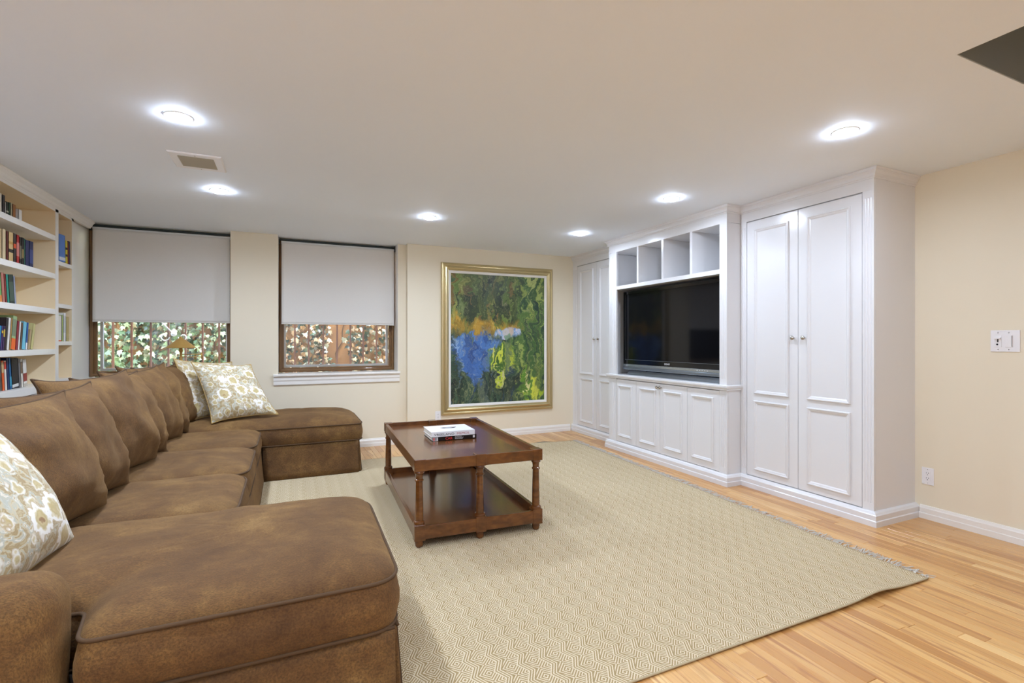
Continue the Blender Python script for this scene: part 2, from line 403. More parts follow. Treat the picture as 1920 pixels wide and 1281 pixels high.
BASE = [(0, 0), (.020, 0), (.020, .036), (.016, .040), (.016, .070), (.012, .076), (.008, .088), (0, .090)]
def base(name, path): return struct(MB().sweep(path, BASE).build(name, 'trim'))
base('baseboard_back', [(3.47, YP), (1.27, YP), (1.27, YW), (-1.7, YW)])
base('baseboard_right', [(XR, YN), (XR, 1.94)])
base('baseboard_left', [(XL, 3.98), (XL, YN)])
base('baseboard_front', [(XL, YN), (XR, YN)])

# floor: sub-floor and oak strips
floor = struct(MB().box(XL - .15, XR + .15, YN - .15, YB, -.1, -.019).build('floor', 'liner'))
RUG = [(-.75, 1.42), (2.955, 1.415), (3.135, 5.14), (-.75, 5.19)]
def in_rug(x, y):
    return 1.47 < y < 5.12 and -.7 < x < 2.93 + (y - 1.42) * .05
fx, fcy, fhc = 926.35, 639.2, 1.213
CA, SA = math.cos(.42522), math.sin(.42522)
def visible(x, y):
    d = x * SA + y * CA
    if d < .5: return False
    u = 960 + fx * (x * CA - y * SA) / d; v = fcy + fx * fhc / d
    if not (-20 < u < 1940 and v < 1300): return False
    if in_rug(x, y) or (x > 3.48 and y > 1.96) or (x > 3.33 and 3.02 < y < 4.7) or y > 5.84: return False
    if x < .3 and y > 1.3: return False
    return True
PW = .0572
def plank_mesh():
    m = MB(); c = .0015
    w = PW / 2 - .00055
    vs = [(-w, -.5, -.019), (w, -.5, -.019), (w, .5, -.019), (-w, .5, -.019), (-w, -.5, -c), (w, -.5, -c), (w, .5, -c), (-w, .5, -c),
          (-w + c, -.498, 0), (w - c, -.498, 0), (w - c, .498, 0), (-w + c, .498, 0)]
    return vs, [(0, 3, 2, 1), (8, 9, 10, 11), (0, 1, 5, 4), (1, 2, 6, 5), (2, 3, 7, 6), (3, 0, 4, 7), (4, 5, 9, 8), (5, 6, 10, 9), (6, 7, 11, 10), (7, 4, 8, 11)]
pv, pf = plank_mesh()
pm = bpy.data.meshes.new('plank'); pm.from_pydata(pv, [], pf); pm.update(); pm.materials.append(M['oak'])
stuff = MB(); vis = []
x = XL + PW / 2
while x < XR + .02:
    y = YN - random.random()
    while y < YB - .4:
        L = random.choice((.45, .6, .75, .9, 1.1, 1.3)) * random.uniform(.85, 1.15)
        a, b = max(y, YN), min(y + L, YW + .02); y += L
        if b - a < .02: continue
        pts = [(x, a + (b - a) * t) for t in (.02, .25, .5, .75, .98)]
        n = sum(visible(*p) for p in pts)
        if n: vis.append((math.hypot(x, (a + b) / 2), x, a, b))
        else: stuff.add([(x + q[0], (a + b) / 2 + q[1] * (b - a - .0006), q[2]) for q in pv], pf)
    x += PW
vis.sort()
for i, (_, x, a, b) in enumerate(vis):
    dz = random.uniform(-.0003, .0003)
    if i < 298:
        o = bpy.data.objects.new('plank', pm); COL.objects.link(o); o.parent = floor
        o.location = (x, (a + b) / 2, dz); o.scale = (1, b - a - .0006, 1)
    else: stuff.add([(x + q[0], (a + b) / 2 + q[1] * (b - a - .0006), q[2]) for q in pv], pf)
print('planks', len(vis))
tag(stuff.build('planks', 'oak', floor), None, kind='stuff')

# ------------------------------------------------------------------ windows, blinds, courtyard
def window(name, x0, x1):
    yf = 6.08
    fn = lambda u, v, o: (u, yf - o, v)
    fr = struct(MB().ring(x0, x1, .862, H - .002, [(0, -.09), (0, .0), (.012, .01), (.03, .01), (.03, -.03), (.03, -.09)], fn).build(name, 'bronze', bevel=.002))
    for zz0, zz1, yo, nm in ((.868, 1.53, -.02, 'sash'), (1.49, H - .02, -.055, 'sash')):
        s_ = MB().ring(x0 + .012, x1 - .012, zz0, zz1, [(0, yo - .03), (0, yo), (.036, yo), (.042, yo - .008), (.042, yo - .03)], fn).build(nm, 'bronze', fr, bevel=.0015)
        MB().box(x0 + .05, x1 - .05, yf - yo + .012, yf - yo + .016, zz0 + .04, zz1 - .04).build('pane', 'glass', s_)
    MB().ring(x0 + .05, x1 - .05, .91, H - .03, [(0, -.15), (0, -.125), (.024, -.125), (.024, -.15)], fn).build('storm_frame', 'metalwhite', fr)
    return fr
w1 = window('window_1', -1.765, -.546); w2 = window('window_2', -.098, 1.172)
# stools and aprons
def stool(w, x0, x1, xs0, xs1):
    m = MB().box(x0, x1, YW - .045, YW, .832, .856).box(xs0, xs1, YW, 6.09, .836, .856); m.build('window_stool', 'trim', w, bevel=.004)
    MB().sweep([(x1 - .004, YW), (x0 + .004, YW)], [(0, .735), (.014, .735), (.018, .742), (.018, .775), (.024, .79), (.024, .812), (.032, .831), (0, .831)]).build('apron', 'trim', w)
stool(w1, -1.764, -.50, -1.764, -.546); stool(w2, -.147, 1.196, -.098, 1.172)
for nm, y0, y1 in (('trim_2', 5.545, 6.09),):
    struct(MB().box(-2.0, -1.768, y0, y1, 0, H - .001).build(nm, 'trim'))
struct(MB().box(1.1735, 1.1755, YW + .004, 6.07, .857, H).box(-.1005, -.0985, YW + .004, 6.07, .857, H).build('trim_3', 'trim'))

def blind(x0, x1, zb, label, chain_left):
    t = thing('roller_blind', ((x0 + x1) / 2, 6.0, H), label, 'blind', 'grey roller blinds over the two windows')
    y = 6.0
    MB().lathe([(.014, x0 + .012), (.014, x1 - .006)], 16, (0, y + .01, H - .022), 'x').build('roller_tube', 'rollermetal', t, smooth='auto')
    MB().lathe([(.017, x0 + .026), (.017, x1 - .012)], 16, (0, y, H - .052), 'x').build('cloth_roll', 'metalwhite', t, smooth='auto')
    for xx in (x0, x1 - .008): MB().box(xx + .002, xx + .010, y - .018, y + .03, H - .07, H - .001).build('bracket', 'rollermetal', t, bevel=.002)
    nx, nz = 40, 40; vs = []; fs = []
    zt = H - .056
    for j in range(nz + 1):
        for i in range(nx + 1):
            u, v = i / nx, j / nz
            w = .0025 * noise.noise((u * 3 + x0, v * 4, 2.0)) + .004 * math.sin(v * 3) * noise.noise((u * 2, 3.3, x0))
            vs.append((x0 + .028 + u * (x1 - x0 - .042), y - .016 + w, zt + (zb - zt) * v))
    for j in range(nz):
        for i in range(nx): a = j * (nx + 1) + i; fs.append((a, a + 1, a + nx + 2, a + nx + 1))
    c = MB().add(vs, fs).build('blind_cloth', 'blind', t, smooth=True); m = c.modifiers.new('s', 'SOLIDIFY'); m.thickness = .0012
    MB().lathe([(.006, x0 + .028), (.006, x1 - .014)], 10, (0, y - .016, zb - .003), 'x').build('hem_bar', 'blind', t, smooth='auto')
blind(-1.74, -.548, 1.405, 'wide grey roller blind half drawn over the left window by the bookcase', True)
blind(-.096, 1.170, 1.405, 'grey roller blind half drawn over the right window with the white sill', False)

def grille(x0, bars, zt, label):
    t = thing('window_grille', (x0, 6.55, .55), label, 'grille', 'iron grilles outside the windows')
    for bx in bars: MB().box(bx - .009, bx + .009, 6.541, 6.559, .55, zt).build('bar', 'rust', t)
    for z in (.905, zt - .1): MB().box(bars[0] - .1, bars[-1] + .1, 6.53, 6.541, z - .009, z + .009).build('rail', 'metalwhite', t)
    return t
KX = 6.55 / 6.4
g1 = grille(-1.2, [KX * b for b in (-1.662, -1.504, -1.337, -1.18, -1.024, -.864, -.705)], 2.3, 'rusty iron bar grille with a scroll outside the left window')
g2 = grille(.5, [KX * b for b in (.072, .224, .386, .545, .701, .854, 1.017)], 2.3, 'rusty iron bar grille outside the right window')
def spiral(cx, cz, r0, turns, flip=1, rot=0.0):
    return [(cx + flip * (r0 * (1 - .62 * t / 40)) * math.cos(rot + turns * 2 * math.pi * t / 40), 6.53, cz + (r0 * (1 - .62 * t / 40)) * math.sin(rot + turns * 2 * math.pi * t / 40)) for t in range(41)]
sx, sz = -1.155, 1.29
m = MB().tube(spiral(sx + .085, sz - .035, .045, .95, 1, math.pi), .006); m.tube(spiral(sx - .085, sz - .035, .045, .95, -1, math.pi), .006)
m.tube([(sx - .22, 6.53, sz + .25), (sx - .02, 6.53, sz + .02)], .008).lathe([(.0, -.03), (.022, -.02), (.03, 0), (.022, .02), (0, .03)], 12, (sx, 6.53, sz), 'y', False)
m.build('scroll', 'metalwhite', g1, smooth=True)['label'] = 'pale curled scroll ornament'

def leaf_geo(r):
    pts = []
    lob = [(0, -.35), (.32, -.48), (.62, -.25), (.42, .02), (.66, .38), (.26, .34), (0, 1.0), (-.26, .34), (-.66, .38), (-.42, .02), (-.62, -.25), (-.32, -.48)]
    vs = [(0, .1, 0)] + [(a, b, -.35 * (a * a) - .12 * b * b) for a, b in lob]
    return [(v[0] * r, v[1] * r, v[2] * r) for v in vs], [(0, i, i % 12 + 1) for i in range(1, 13)]
lv, lf = leaf_geo(.058)
def leaf_m(name, mat):
    me = bpy.data.meshes.new(name); me.from_pydata(lv, [], lf); me.update(); me.materials.append(M[mat])
    for p in me.polygons: p.use_smooth = True
    return me
def leaf_tf(x, z):
    y = 7.30 - random.random() ** 1.5 * .22
    rot = Matrix.Rotation(random.uniform(-.6, .6), 4, 'Z') @ Matrix.Rotation(R(90) + random.uniform(-.9, .35), 4, 'X') @ Matrix.Rotation(math.pi + random.uniform(-1.0, 1.0), 4, 'Z')
    s_ = random.uniform(.55, 1.05)
    return Matrix.Translation((x, y, z)) @ rot @ Matrix.Scale(s_, 4)
def ivy(x0, x1, label, mat, n_part, n_stuff, gaps):
    t = thing('ivy', ((x0 + x1) / 2, 7.3, .55), label, 'ivy'); me = leaf_m('leaf', mat); inv = t.matrix_basis.inverted()
    def spot(a, b, c, d):
        for _ in range(30):
            x, z = random.uniform(a, b), random.uniform(c, d)
            if noise.noise((x * 2.3, z * 2.9, 5.0)) > gaps: break
        return x, z
    for i in range(n_part):
        o = bpy.data.objects.new('leaf', me); COL.objects.link(o); o.parent = t; o.matrix_basis = inv @ leaf_tf(*spot(x0, x1, .72, 1.55))
    st = MB()
    for i in range(n_stuff):
        m_ = leaf_tf(*spot(max(x0 - .5, x0 if x0 > -1 else -9), x1 + (0 if x0 < -1 else .5), .56, 2.6)); st.add([m_ @ Vector(v) for v in lv], lf)
    tag(st.build('foliage', mat, t, smooth=True), None, kind='stuff')
    br = MB()
    for i in range(9):
        xx = random.uniform(x0, x1); p = []
        for j in range(12): p.append((xx, 7.335, .56 + j * .16)); xx += random.uniform(-.09, .09)
        br.tube(p, .006, 5)
    br.build('stems', paint('ivy_stem', (92, 72, 50), .9), t)
ivy(-2.3, -.55, 'dense pale green ivy on the courtyard wall behind the left window', 'leaf', 298, 2600, -.6)
ivy(-.35, 1.75, 'sparse dark ivy over courtyard wall tinted with a painted orange room reflection behind the right window', 'leafdark', 298, 1900, -.32)

# ------------------------------------------------------------------ recessed lights, vent
def downlight(x, y, label, seen=True, w=1.0):
    t = thing('recessed_light', (x, y, H), label, 'light', 'recessed ceiling downlights' if seen else 'unseen downlights added for fill')
    MB().lathe([(.0555, -.002), (.064, -.0005), (.066, -.003), (.062, -.006), (.0555, -.006)], 32, (x, y, H), cap=False).build('trim_ring', 'trim', t, smooth=True)
    MB().lathe([(.056, -.004), (.055, -.011), (.045, -.0165), (.025, -.019), (.001, -.0195)], 32, (x, y, H)).build('lens', 'lens', t, smooth=True)
    l = bpy.data.lights.new('bulb', 'AREA'); l.shape = 'DISK'; l.size = .10; l.energy = LAMP_W * w; l.color = LAMP_C; l.spread = R(170)
    o = bpy.data.objects.new('bulb', l); COL.objects.link(o); o.parent = t; o.location = (0, 0, -.022)
for x, y, lb in ((-.505, 2.974, 'large bright downlight in the ceiling above the vent, nearest on the left'), (-.475, 4.312, 'bright downlight in the ceiling between the vent and the left blind'),
                 (1.18, 4.445, 'small bright downlight in the ceiling in front of the painting'), (2.815, 4.466, 'small bright downlight nearest the far tall white cabinet'),
                 (2.785, 3.066, 'bright downlight in the ceiling above the television shelves'), (2.751, 1.695, 'large bright downlight above the near tall white cabinet')):
    downlight(x, y, lb, w=.60 if x > 2 else 1.1)
for x, y, lb in ((-.5, 1.55, 'downlight out of view above the near chaise'), (-.5, .1, 'downlight out of view left of the camera'), (1.2, .6, 'downlight out of view above the photographer'),
                 (1.2, -1.4, 'downlight out of view at the rear centre'), (-.5, -1.4, 'downlight out of view at the rear left')):
    downlight(x, y, lb, False)  # presumed downlights, unseen, added for ambient fill
vx0, vx1, vy0, vy1 = -.662, -.378, 3.525, 3.822
t = thing('air_vent', ((vx0 + vx1) / 2, (vy0 + vy1) / 2, H), 'white square louvred air vent in the ceiling between two downlights', 'vent')
fn = lambda u, v, o: (u, v, H - o)
MB().ring(vx0, vx1, vy0, vy1, [(0, .0), (0, .004), (.006, .009), (.045, .009), (.048, .004), (.048, 0)], fn).build('frame', 'plate', t)
MB().box(vx0 + .04, vx1 - .04, vy0 + .04, vy1 - .04, H - .0015, H - .0005).build('backing', 'dark', t)
n = 11
for i in range(n):
    y = vy0 + .05 + (vy1 - vy0 - .1) * (i + .5) / n
    MB().add([(vx0 + .046, y - .004, H - .002), (vx1 - .046, y - .004, H - .002), (vx1 - .046, y + .005, H - .009), (vx0 + .046, y + .005, H - .009),
              (vx0 + .046, y - .004, H - .003), (vx1 - .046, y - .004, H - .003), (vx1 - .046, y + .005, H - .010), (vx0 + .046, y + .005, H - .010)],
             [(0, 1, 2, 3), (7, 6, 5, 4), (0, 4, 5, 1), (1, 5, 6, 2), (2, 6, 7, 3), (3, 7, 4, 0)]).build('slat', 'ventslat', t)
for y in (vy0 + .022, vy1 - .022): MB().lathe([(.004, -.010), (.004, -.0085)], 10, (-.52, y, H)).build('screw', 'nickel', t)

# ------------------------------------------------------------------ built-in cabinets on the right wall
CROWN = [(0, 2.283), (.004, 2.283), (.006, 2.292), (.012, 2.296), (.015, 2.312), (.024, 2.326), (.031, 2.331), (.031, 2.338), (.036, 2.349), (0, 2.349)]
PLINTH = [(0, 0), (.034, 0), (.034, .036), (.029, .041), (.029, .072), (.024, .077), (.018, .086), (.006, .092), (0, .093)]
MOLD = [(0, 0), (0, .007), (.004, .012), (.010, .012), (.014, .008), (.022, .006), (.027, .002), (.030, 0)]
def moulding(xf, ya, yb, za, zb, parent):
    return MB().ring(min(ya, yb), max(ya, yb), za, zb, MOLD, lambda u, v, o: (xf - o, u, v)).build('panel_moulding', 'white', parent)
def knob(xf, y, z, parent):
    return MB().lathe([(.006, 0), (.006, -.010), (.009, -.014), (.015, -.018), (.0165, -.023), (.012, -.028), (.004, -.0305), (.0005, -.031)], 16, (xf, y, z), 'x').build('knob', 'nickel', parent, smooth=True)
def pilaster(xf, y0, y1, z0, z1, parent, flutes=3, d=.02):
    w = y1 - y0; pts = [(xf + d, y0), (xf, y0)]
    fw = .010; gap = w / (flutes + 1) if flutes else 0
    for i in range(flutes):
        c = y0 + gap * (i + 1)
        for q in range(5): a = math.pi * q / 4; pts.append((xf + .004 * math.sin(a), c - fw / 2 + fw * q / 4))
    pts += [(xf, y1), (xf + d, y1)]
    m = MB(); n = len(pts); za, zb = z0 + .05, z1 - .05
    if z1 - z0 < .2: return MB().box(xf, xf + d, y0, y1, z0, z1).build('pilaster', 'white', parent)
    m.add([(p[0], p[1], za) for p in pts] + [(p[0], p[1], zb) for p in pts], [(i, (i + 1) % n, (i + 1) % n + n, i + n) for i in range(n)] + [tuple(range(n)), tuple(range(n, 2 * n))])
    m.box(xf, xf + d, y0, y1, z0, za).box(xf, xf + d, y0, y1, zb, z1)
    return m.build('pilaster', 'white', parent)
def tall_cabinet(xf, ya, yb, pil_a, pil_b, dy, path, ppath, label, side):
    t = thing('tall_cabinet', ((xf + XR) / 2, (ya + yb) / 2, 0), label, 'cabinet', 'tall white built-in cabinets')
    MB().box(xf + .022, XR, ya, yb, 0, 2.349).build('carcass', 'white', t)
    MB().box(xf, xf + .022, ya, yb, 2.209, 2.349).build('frieze', 'white', t, bevel=.001)
    MB().box(xf, xf + .022, ya, yb, 0, .093).build('bottom_rail', 'white', t)
    MB().sweep(path, CROWN).build('crown', 'white', t); MB().sweep(ppath, PLINTH).build('plinth', 'white', t)
    for a, b in (pil_a, pil_b): pilaster(xf, a, b, .093, 2.209, t)
    d0, d1, d2 = dy
    for (a, b, kn) in ((d0, d1, d1 - .052 if d1 - d0 > .3 else d1 - .035), (d1, d2, d1 + .034)):
        dr = MB().box(xf, xf + .0205, a + .002, b - .002, .098, 2.200).build('door', 'white', t, bevel=.0015)
        p = min(.075, (b - a) * .16)
        moulding(xf, a + p, b - p, .778, 2.132, dr); moulding(xf, a + p, b - p, .152, .722, dr)
        knob(xf, kn + (.0), 1.235, dr)
    return t
tall_cabinet(3.50, 1.973, 3.018, (1.973, 2.044), (2.962, 3.018), (2.046, 2.503, 2.960), [(XR, 1.973), (3.5, 1.973), (3.5, 3.018)], [(XR, 1.973), (3.5, 1.973), (3.5, 3.018)],
             'tall white two-door cabinet nearest the camera with its side panel in view', True)
tall_cabinet(3.52, 4.70, YP, (4.70, 4.76), (5.655, YP), (4.762, 5.205, 5.653), [(3.52, 4.70), (3.52, YP)], [(3.52, 4.70), (3.52, YP)],
             'tall white two-door cabinet in the far corner beside the painting', False)
# media cabinet
X0 = 3.34; ya, yb = 3.022, 4.690
t = thing('media_cabinet', (3.65, 3.85, 0), 'white built-in media cabinet with open cubbies holding the television', 'cabinet')
MB().box(X0 + .022, XR, ya, yb, 0, .795).build('carcass', 'white', t)
for a in (ya + .0006, yb - .0206): MB().box(X0 + .0203, XR, a, a + .02, .84, 2.204).build('side_panel', 'white', t)
MB().box(3.90, XR - .001, ya + .02, yb - .02, .84, 2.349).build('back_panel', 'white', t)
m = MB().box(X0, X0 + .05, 3.022, 4.69, 2.205, 2.349).box(X0 + .045, 3.90, 3.0226, 4.6896, 2.207, 2.348); m.build('frieze', 'white', t, bevel=.001)
MB().sweep([(3.5, ya), (X0, ya), (X0, yb), (3.52, yb)], CROWN).build('crown', 'white', t)
MB().sweep([(3.5, ya), (X0, ya), (X0, yb), (3.52, yb)], PLINTH).build('plinth', 'white', t)
MB().box(X0, X0 + .022, ya, yb, 0, .097).build('bottom_rail', 'white', t)
MB().sweep([(3.5, ya + .002), (X0, ya + .002), (X0, yb - .002), (3.52, yb - .002)], [(0, .797), (.016, .797), (.016, .806), (.022, .812), (.026, .822), (.026, .836), (.022, .84), (0, .84)]).build('counter_edge', 'white', t)
MB().box(X0, XR - .02, ya + .002, yb - .002, .797, .84).build('countertop', 'white', t)
MB().box(X0, X0 + .03, 3.0995, 4.5485, 1.783, 1.821).box(X0 + .0205, 3.90, 3.0435, 4.6695, 1.7831, 1.8209).build('shelf', 'white', t)
for y0, y1 in ((4.165, 4.208), (3.786, 3.831), (3.408, 3.454)): MB().box(X0 + .004, 3.90, y0 + .008, y1 - .008, 1.821, 2.207).build('divider', 'white', t, bevel=.002)
for a, b in ((3.022, 3.099), (4.549, 4.69)):
    pilaster(X0, a, b if b < 4 else 4.645, .84, 2.205, t, 3); pilaster(X0, a, b if b < 4 else 4.645, .097, .797, t, 3)
MB().box(X0 + .004, X0 + .02, 4.645, 4.69, .097, 2.3).build('filler', 'white', t)
ys = [3.099, 3.473, 3.837, 4.204, 4.548]
for i in range(4):
    a, b = ys[i], ys[i + 1]
    dr = MB().box(X0, X0 + .0205, a + .0015, b - .0015, .101, .787).build('door', 'white', t, bevel=.0015)
    moulding(X0, a + .062 if i < 3 else a + .07, b - (.055 if i < 3 else .037), .160, .723, dr)
    if i == 1: knob(X0, b - .018, .752, dr)
    if i == 2: knob(X0, a + .030, .752, dr)

# television
tv = thing('television', (3.5, 3.82, .84), 'large black flat screen television on a silver base inside the white media cabinet', 'television')
TX = 3.425; a, b = 3.115, 4.527
MB().box(TX + .004, TX + .085, a, b, .955, 1.757).build('casing', 'tvblack', tv, bevel=.006)
MB().ring(a, b, .955, 1.757, [(0, -.003), (0, .004), (.032, .004), (.034, .0)], lambda u, v, o: (TX - o, u, v)).build('bezel', 'tvblack', tv)
MB().box(TX, TX + .003, a + .030, b - .030, 1.005, 1.725).build('screen', 'screen', tv)
MB().box(TX - .006, TX + .003, a + .02, b - .02, .957, 1.006).build('lower_bezel', 'tvblack', tv, bevel=.002)
MB().box(TX - .0065, TX - .004, a + .032, b - .032, 1.0045, 1.0075).build('bezel_line', 'silver', tv)
MB().box(TX - .008, TX + .03, a, b, .928, .957).build('speaker_bar', paint('pale_silver', (176, 182, 184), .25, .8), tv, bevel=.004)['label'] = 'pale silver strip'
MB().lathe([(.021, a), (.021, b)], 16, (TX + .008, 0, .914), 'x').build('base_bar', 'silver', tv, smooth='auto') if False else MB().box(TX - .016, TX + .03, a, b, .896, .928).build('base_bar', 'silver', tv, bevel=.009, segs=3)
MB().box(TX + .02, TX + .08, a + .35, b - .35, .845, .90).build('neck', 'tvblack', tv)
MB().add([(TX - .012, a + .03, .8405), (TX - .012, b - .06, .8405), (TX + .25, b - .06, .8405), (TX + .25, a + .03, .8405), (TX + .012, a + .05, .888), (TX + .012, b - .08, .888), (TX + .2, b - .08, .888), (TX + .2, a + .05, .888)], [(0, 3, 2, 1), (4, 5, 6, 7), (0, 1, 5, 4), (1, 2, 6, 5), (2, 3, 7, 6), (3, 0, 4, 7)]).build('foot', paint('grey_stand', (128, 134, 140), .28, .7), tv, bevel=.003)['label'] = 'wide grey stand'
text('SONY', 'brand_lettering', .024, 'plate', tv, Matrix.Translation((TX - .0068, 3.865, .972)) @ Matrix.Rotation(R(-90), 4, 'Z') @ Matrix.Rotation(R(90), 4, 'X'), sx=1.25)
for i in range(5): MB().box(TX - .0095, TX - .0075, 3.30 + i * .03, 3.314 + i * .03, .941, .944).build('button', 'plate', tv)
MB().lathe([(.005, 0), (.005, -.002)], 10, (TX - .004, 3.16, 1.70), 'x').build('sensor', 'silver', tv)

# ------------------------------------------------------------------ bookcase on the left
bc = thing('bookcase', (-1.86, 4.78, 0), 'white built-in bookcase with open shelves of books left of the windows', 'bookcase')
BX = -1.72; BB = -2.0
MB().box(BB - .018, BB, 4.02, 5.545, 0, H - .001).build('back_panel', 'shelfpaint', bc)
for y0, y1 in ((3.98, 4.04), (5.175, 5.232), (5.508, 5.545)): MB().box(BB, BX, y0, y1, 0, 2.33).build('upright', 'shelfpaint', bc); MB().box(BX, BX + .0015, y0, y1, 0, 2.33).build('face_strip', 'trim', bc)
MB().box(BB, BX, 4.04, 5.508, 2.262, 2.349).build('top_panel', 'shelfpaint', bc); MB().box(BX, BX + .0015, 3.98, 5.545, 2.262, 2.349).build('face_strip', 'trim', bc)
SH = [2.065, 1.757, 1.470, 1.147, .871]
for i, z in enumerate(SH): MB().box(BB, BX + .001, 4.04, 5.175, z - (.042 if i < 4 else .055), z).build('shelf', 'trim', bc, bevel=.002)
NS = [1.872, 1.521, 1.209, .894]
for z in NS: MB().box(BB, BX + .001, 5.232, 5.508, z - .034, z).build('shelf', 'trim', bc, bevel=.002)
MB().box(BB, BX + .006, 3.98, 5.545, 0, .10).build('plinth', 'trim', bc)
for a, b in ((4.045, 4.60), (4.606, 5.17), (5.236, 5.505)): MB().box(BX - .02, BX - .001, a, b, .11, .81).build('door', 'trim', bc, bevel=.002)
MB().sweep([(BX, 5.95), (BX, 3.98)], [(-.02, 2.283), (.004, 2.283), (.006, 2.292), (.014, 2.30), (.02, 2.318), (.034, 2.334), (.034, 2.340), (.04, 2.349), (-.02, 2.349)]).build('crown', 'trim', bc)

_bk = {}
def bmat(c):
    if c not in _bk: _bk[c] = paint('book_cover', c, .5, var=.06, vs=20)
    return _bk[c]
def ray_y(u, x):
    r = (u - 960) / fx; dx, dy = r * CA + SA, -r * SA + CA
    return x / dx * dy, x / dx
def book(u0, u1, vt, zs, c, label, group, lean=0.0, band=None, xs=-1.775, dep=.17, pages=True):
    y0, d0 = ray_y(u0, xs); y1, d1 = ray_y(u1, xs); th = y1 - y0 - .002
    zt = 1.213 - (vt - fcy) * (d0 + d1) / 2 / fx; h = max(.1, zt - zs)
    m = MB(); cv = .0025
    m.box(xs - dep, xs, 0, cv, 0, h).box(xs - dep, xs, th - cv, th, 0, h).box(xs - cv, xs, 0, th, 0, h)
    sh = h * math.tan(lean)
    q = Matrix.Identity(4); q[1][2] = 0
    rot = Matrix.Rotation(-lean, 4, 'X')
    base_y = y0 - (sh if lean > 0 else sh) * .5
    lift = 0.0
    # pivot on the lower corner that the lean puts on the shelf
    piv = th if lean > 0 else 0.0
    tf = Matrix.Translation((0, base_y + piv, zs + .0005)) @ rot @ Matrix.Translation((0, -piv, 0))
    m.v = [tuple(tf @ Vector(v)) for v in m.v]
    o = m.build('book', bmat(c)); tag(o, label, 'book', group)
    if pages:
        p = MB().box(xs - dep + .004, xs - cv, cv, th - cv, .004, h - .004); p.v = [tuple(tf @ Vector(v)) for v in p.v]; p.build('pages', 'paper', o)
    if band:
        for (f0, f1, bc_) in band:
            p = MB().box(xs, xs + .0006, .001, th - .001, h * f0, h * f1); p.v = [tuple(tf @ Vector(v)) for v in p.v]; p.build('spine_band', bmat(bc_), o)
    return o
g = 'books on the top shelf of the bookcase'
book(-3, 3.5, 362, SH[0], (226, 216, 200), 'tall cream book at the left end of the top shelf', g)
book(4.5, 9.5, 366, SH[0], (52, 44, 46), 'tall dark brown book on the top shelf beside a cream one', g)
book(9.8, 11.5, 379, SH[0], (224, 220, 208), 'thin white book on the top shelf', g)
book(11.8, 16.5, 379, SH[0], (30, 40, 32), 'black-green book with pale spots on the top shelf', g, band=[(.35, .45, (190, 190, 170))])
book(16.8, 19.6, 380, SH[0], (44, 74, 48), 'green book near the middle of the top shelf', g)
book(19.9, 23.5, 381, SH[0], (176, 164, 132), 'beige mottled book on the top shelf', g)
book(24, 29.5, 384, SH[0], (156, 98, 44), 'orange-brown book at the right end of the top shelf', g)
book(35, 41.5, 407, SH[0], (236, 232, 226), 'small white box-like book standing apart on the top shelf', g, dep=.1)
g = 'books on the second shelf of the bookcase'
book(-3, 3.8, 428, SH[1], (200, 172, 128), 'tan book at the left end of the second shelf', g)
book(4.2, 11, 430, SH[1], (220, 198, 156), 'wide cream book on the second shelf', g)
book(11.4, 15.8, 434, SH[1], (96, 36, 28), 'maroon book on the second shelf beside a cream one', g)
book(16.2, 25, 436, SH[1], (214, 182, 126), 'tan patterned book with a dark band on the second shelf', g, band=[(.35, .46, (40, 30, 24)), (.62, .7, (196, 150, 80))])
book(25.4, 30.5, 438, SH[1], (64, 52, 50), 'dark grey book with an orange patch on the second shelf', g, band=[(.52, .66, (226, 84, 38))])
book(30.9, 36.4, 441, SH[1], (176, 36, 34), 'bright red book on the second shelf', g, band=[(.3, .75, (214, 130, 120))])
book(36.8, 40.6, 445, SH[1], (28, 26, 26), 'black book beside the red one on the second shelf', g, band=[(.25, .7, (120, 110, 90))])
book(41, 45, 446, SH[1], (36, 34, 34), 'second black book from the red one on the second shelf', g, band=[(.3, .6, (150, 130, 80))])
book(45.3, 47.4, 448, SH[1], (66, 120, 106), 'thin teal book on the second shelf', g)
book(47.8, 55, 451, SH[1], (36, 44, 92), 'dark blue book beside the thin teal one on the second shelf', g)
book(55.3, 62.5, 453, SH[1], (34, 42, 84), 'dark blue book at the right end of the second shelf', g, band=[(.2, .7, (60, 74, 130))])
g = 'books on the third shelf of the bookcase'
book(-2, 2.6, 512, SH[2], (120, 172, 96), 'pale green book at the left end of the third shelf', g, -.12, band=[(.0, .25, (226, 140, 70))])
book(3, 8.6, 512, SH[2], (186, 120, 104), 'salmon coloured book on the third shelf', g, -.12)
book(9, 12, 514, SH[2], (150, 44, 44), 'thin red book leaning on the third shelf', g, -.12)
book(12.3, 16.8, 515, SH[2], (40, 146, 126), 'teal green book leaning on the third shelf', g, -.12)
book(17.2, 26, 516, SH[2], (40, 54, 46), 'thick dark green book with pale lettering marks on the third shelf', g, -.12, band=[(.1, .75, (70, 90, 76))])
book(26.3, 29.6, 518, SH[2], (158, 164, 184), 'blue-grey book at the right end of the third shelf', g, -.12)
g = 'books on the fourth shelf of the bookcase'
book(-3, 2, 611, SH[3], (30, 130, 176), 'bright blue book at the left end of the fourth shelf', g, .14)
book(2.4, 5.6, 611, SH[3], (74, 50, 110), 'purple book on the fourth shelf', g, .14, band=[(.7, .8, (226, 186, 60))])
book(6, 9, 611, SH[3], (66, 44, 92), 'dark purple book with a yellow band on the fourth shelf', g, .14, band=[(.55, .85, (214, 180, 70))])
book(9.4, 14, 596, SH[3], (40, 28, 34), 'tall black book leaning on the fourth shelf', g, .14)
book(14.4, 19, 596, SH[3], (232, 226, 218), 'white book leaning beside the black one on the fourth shelf', g, .14)
book(19.4, 22, 596, SH[3], (196, 152, 84), 'thin ochre book on the fourth shelf', g, .14)
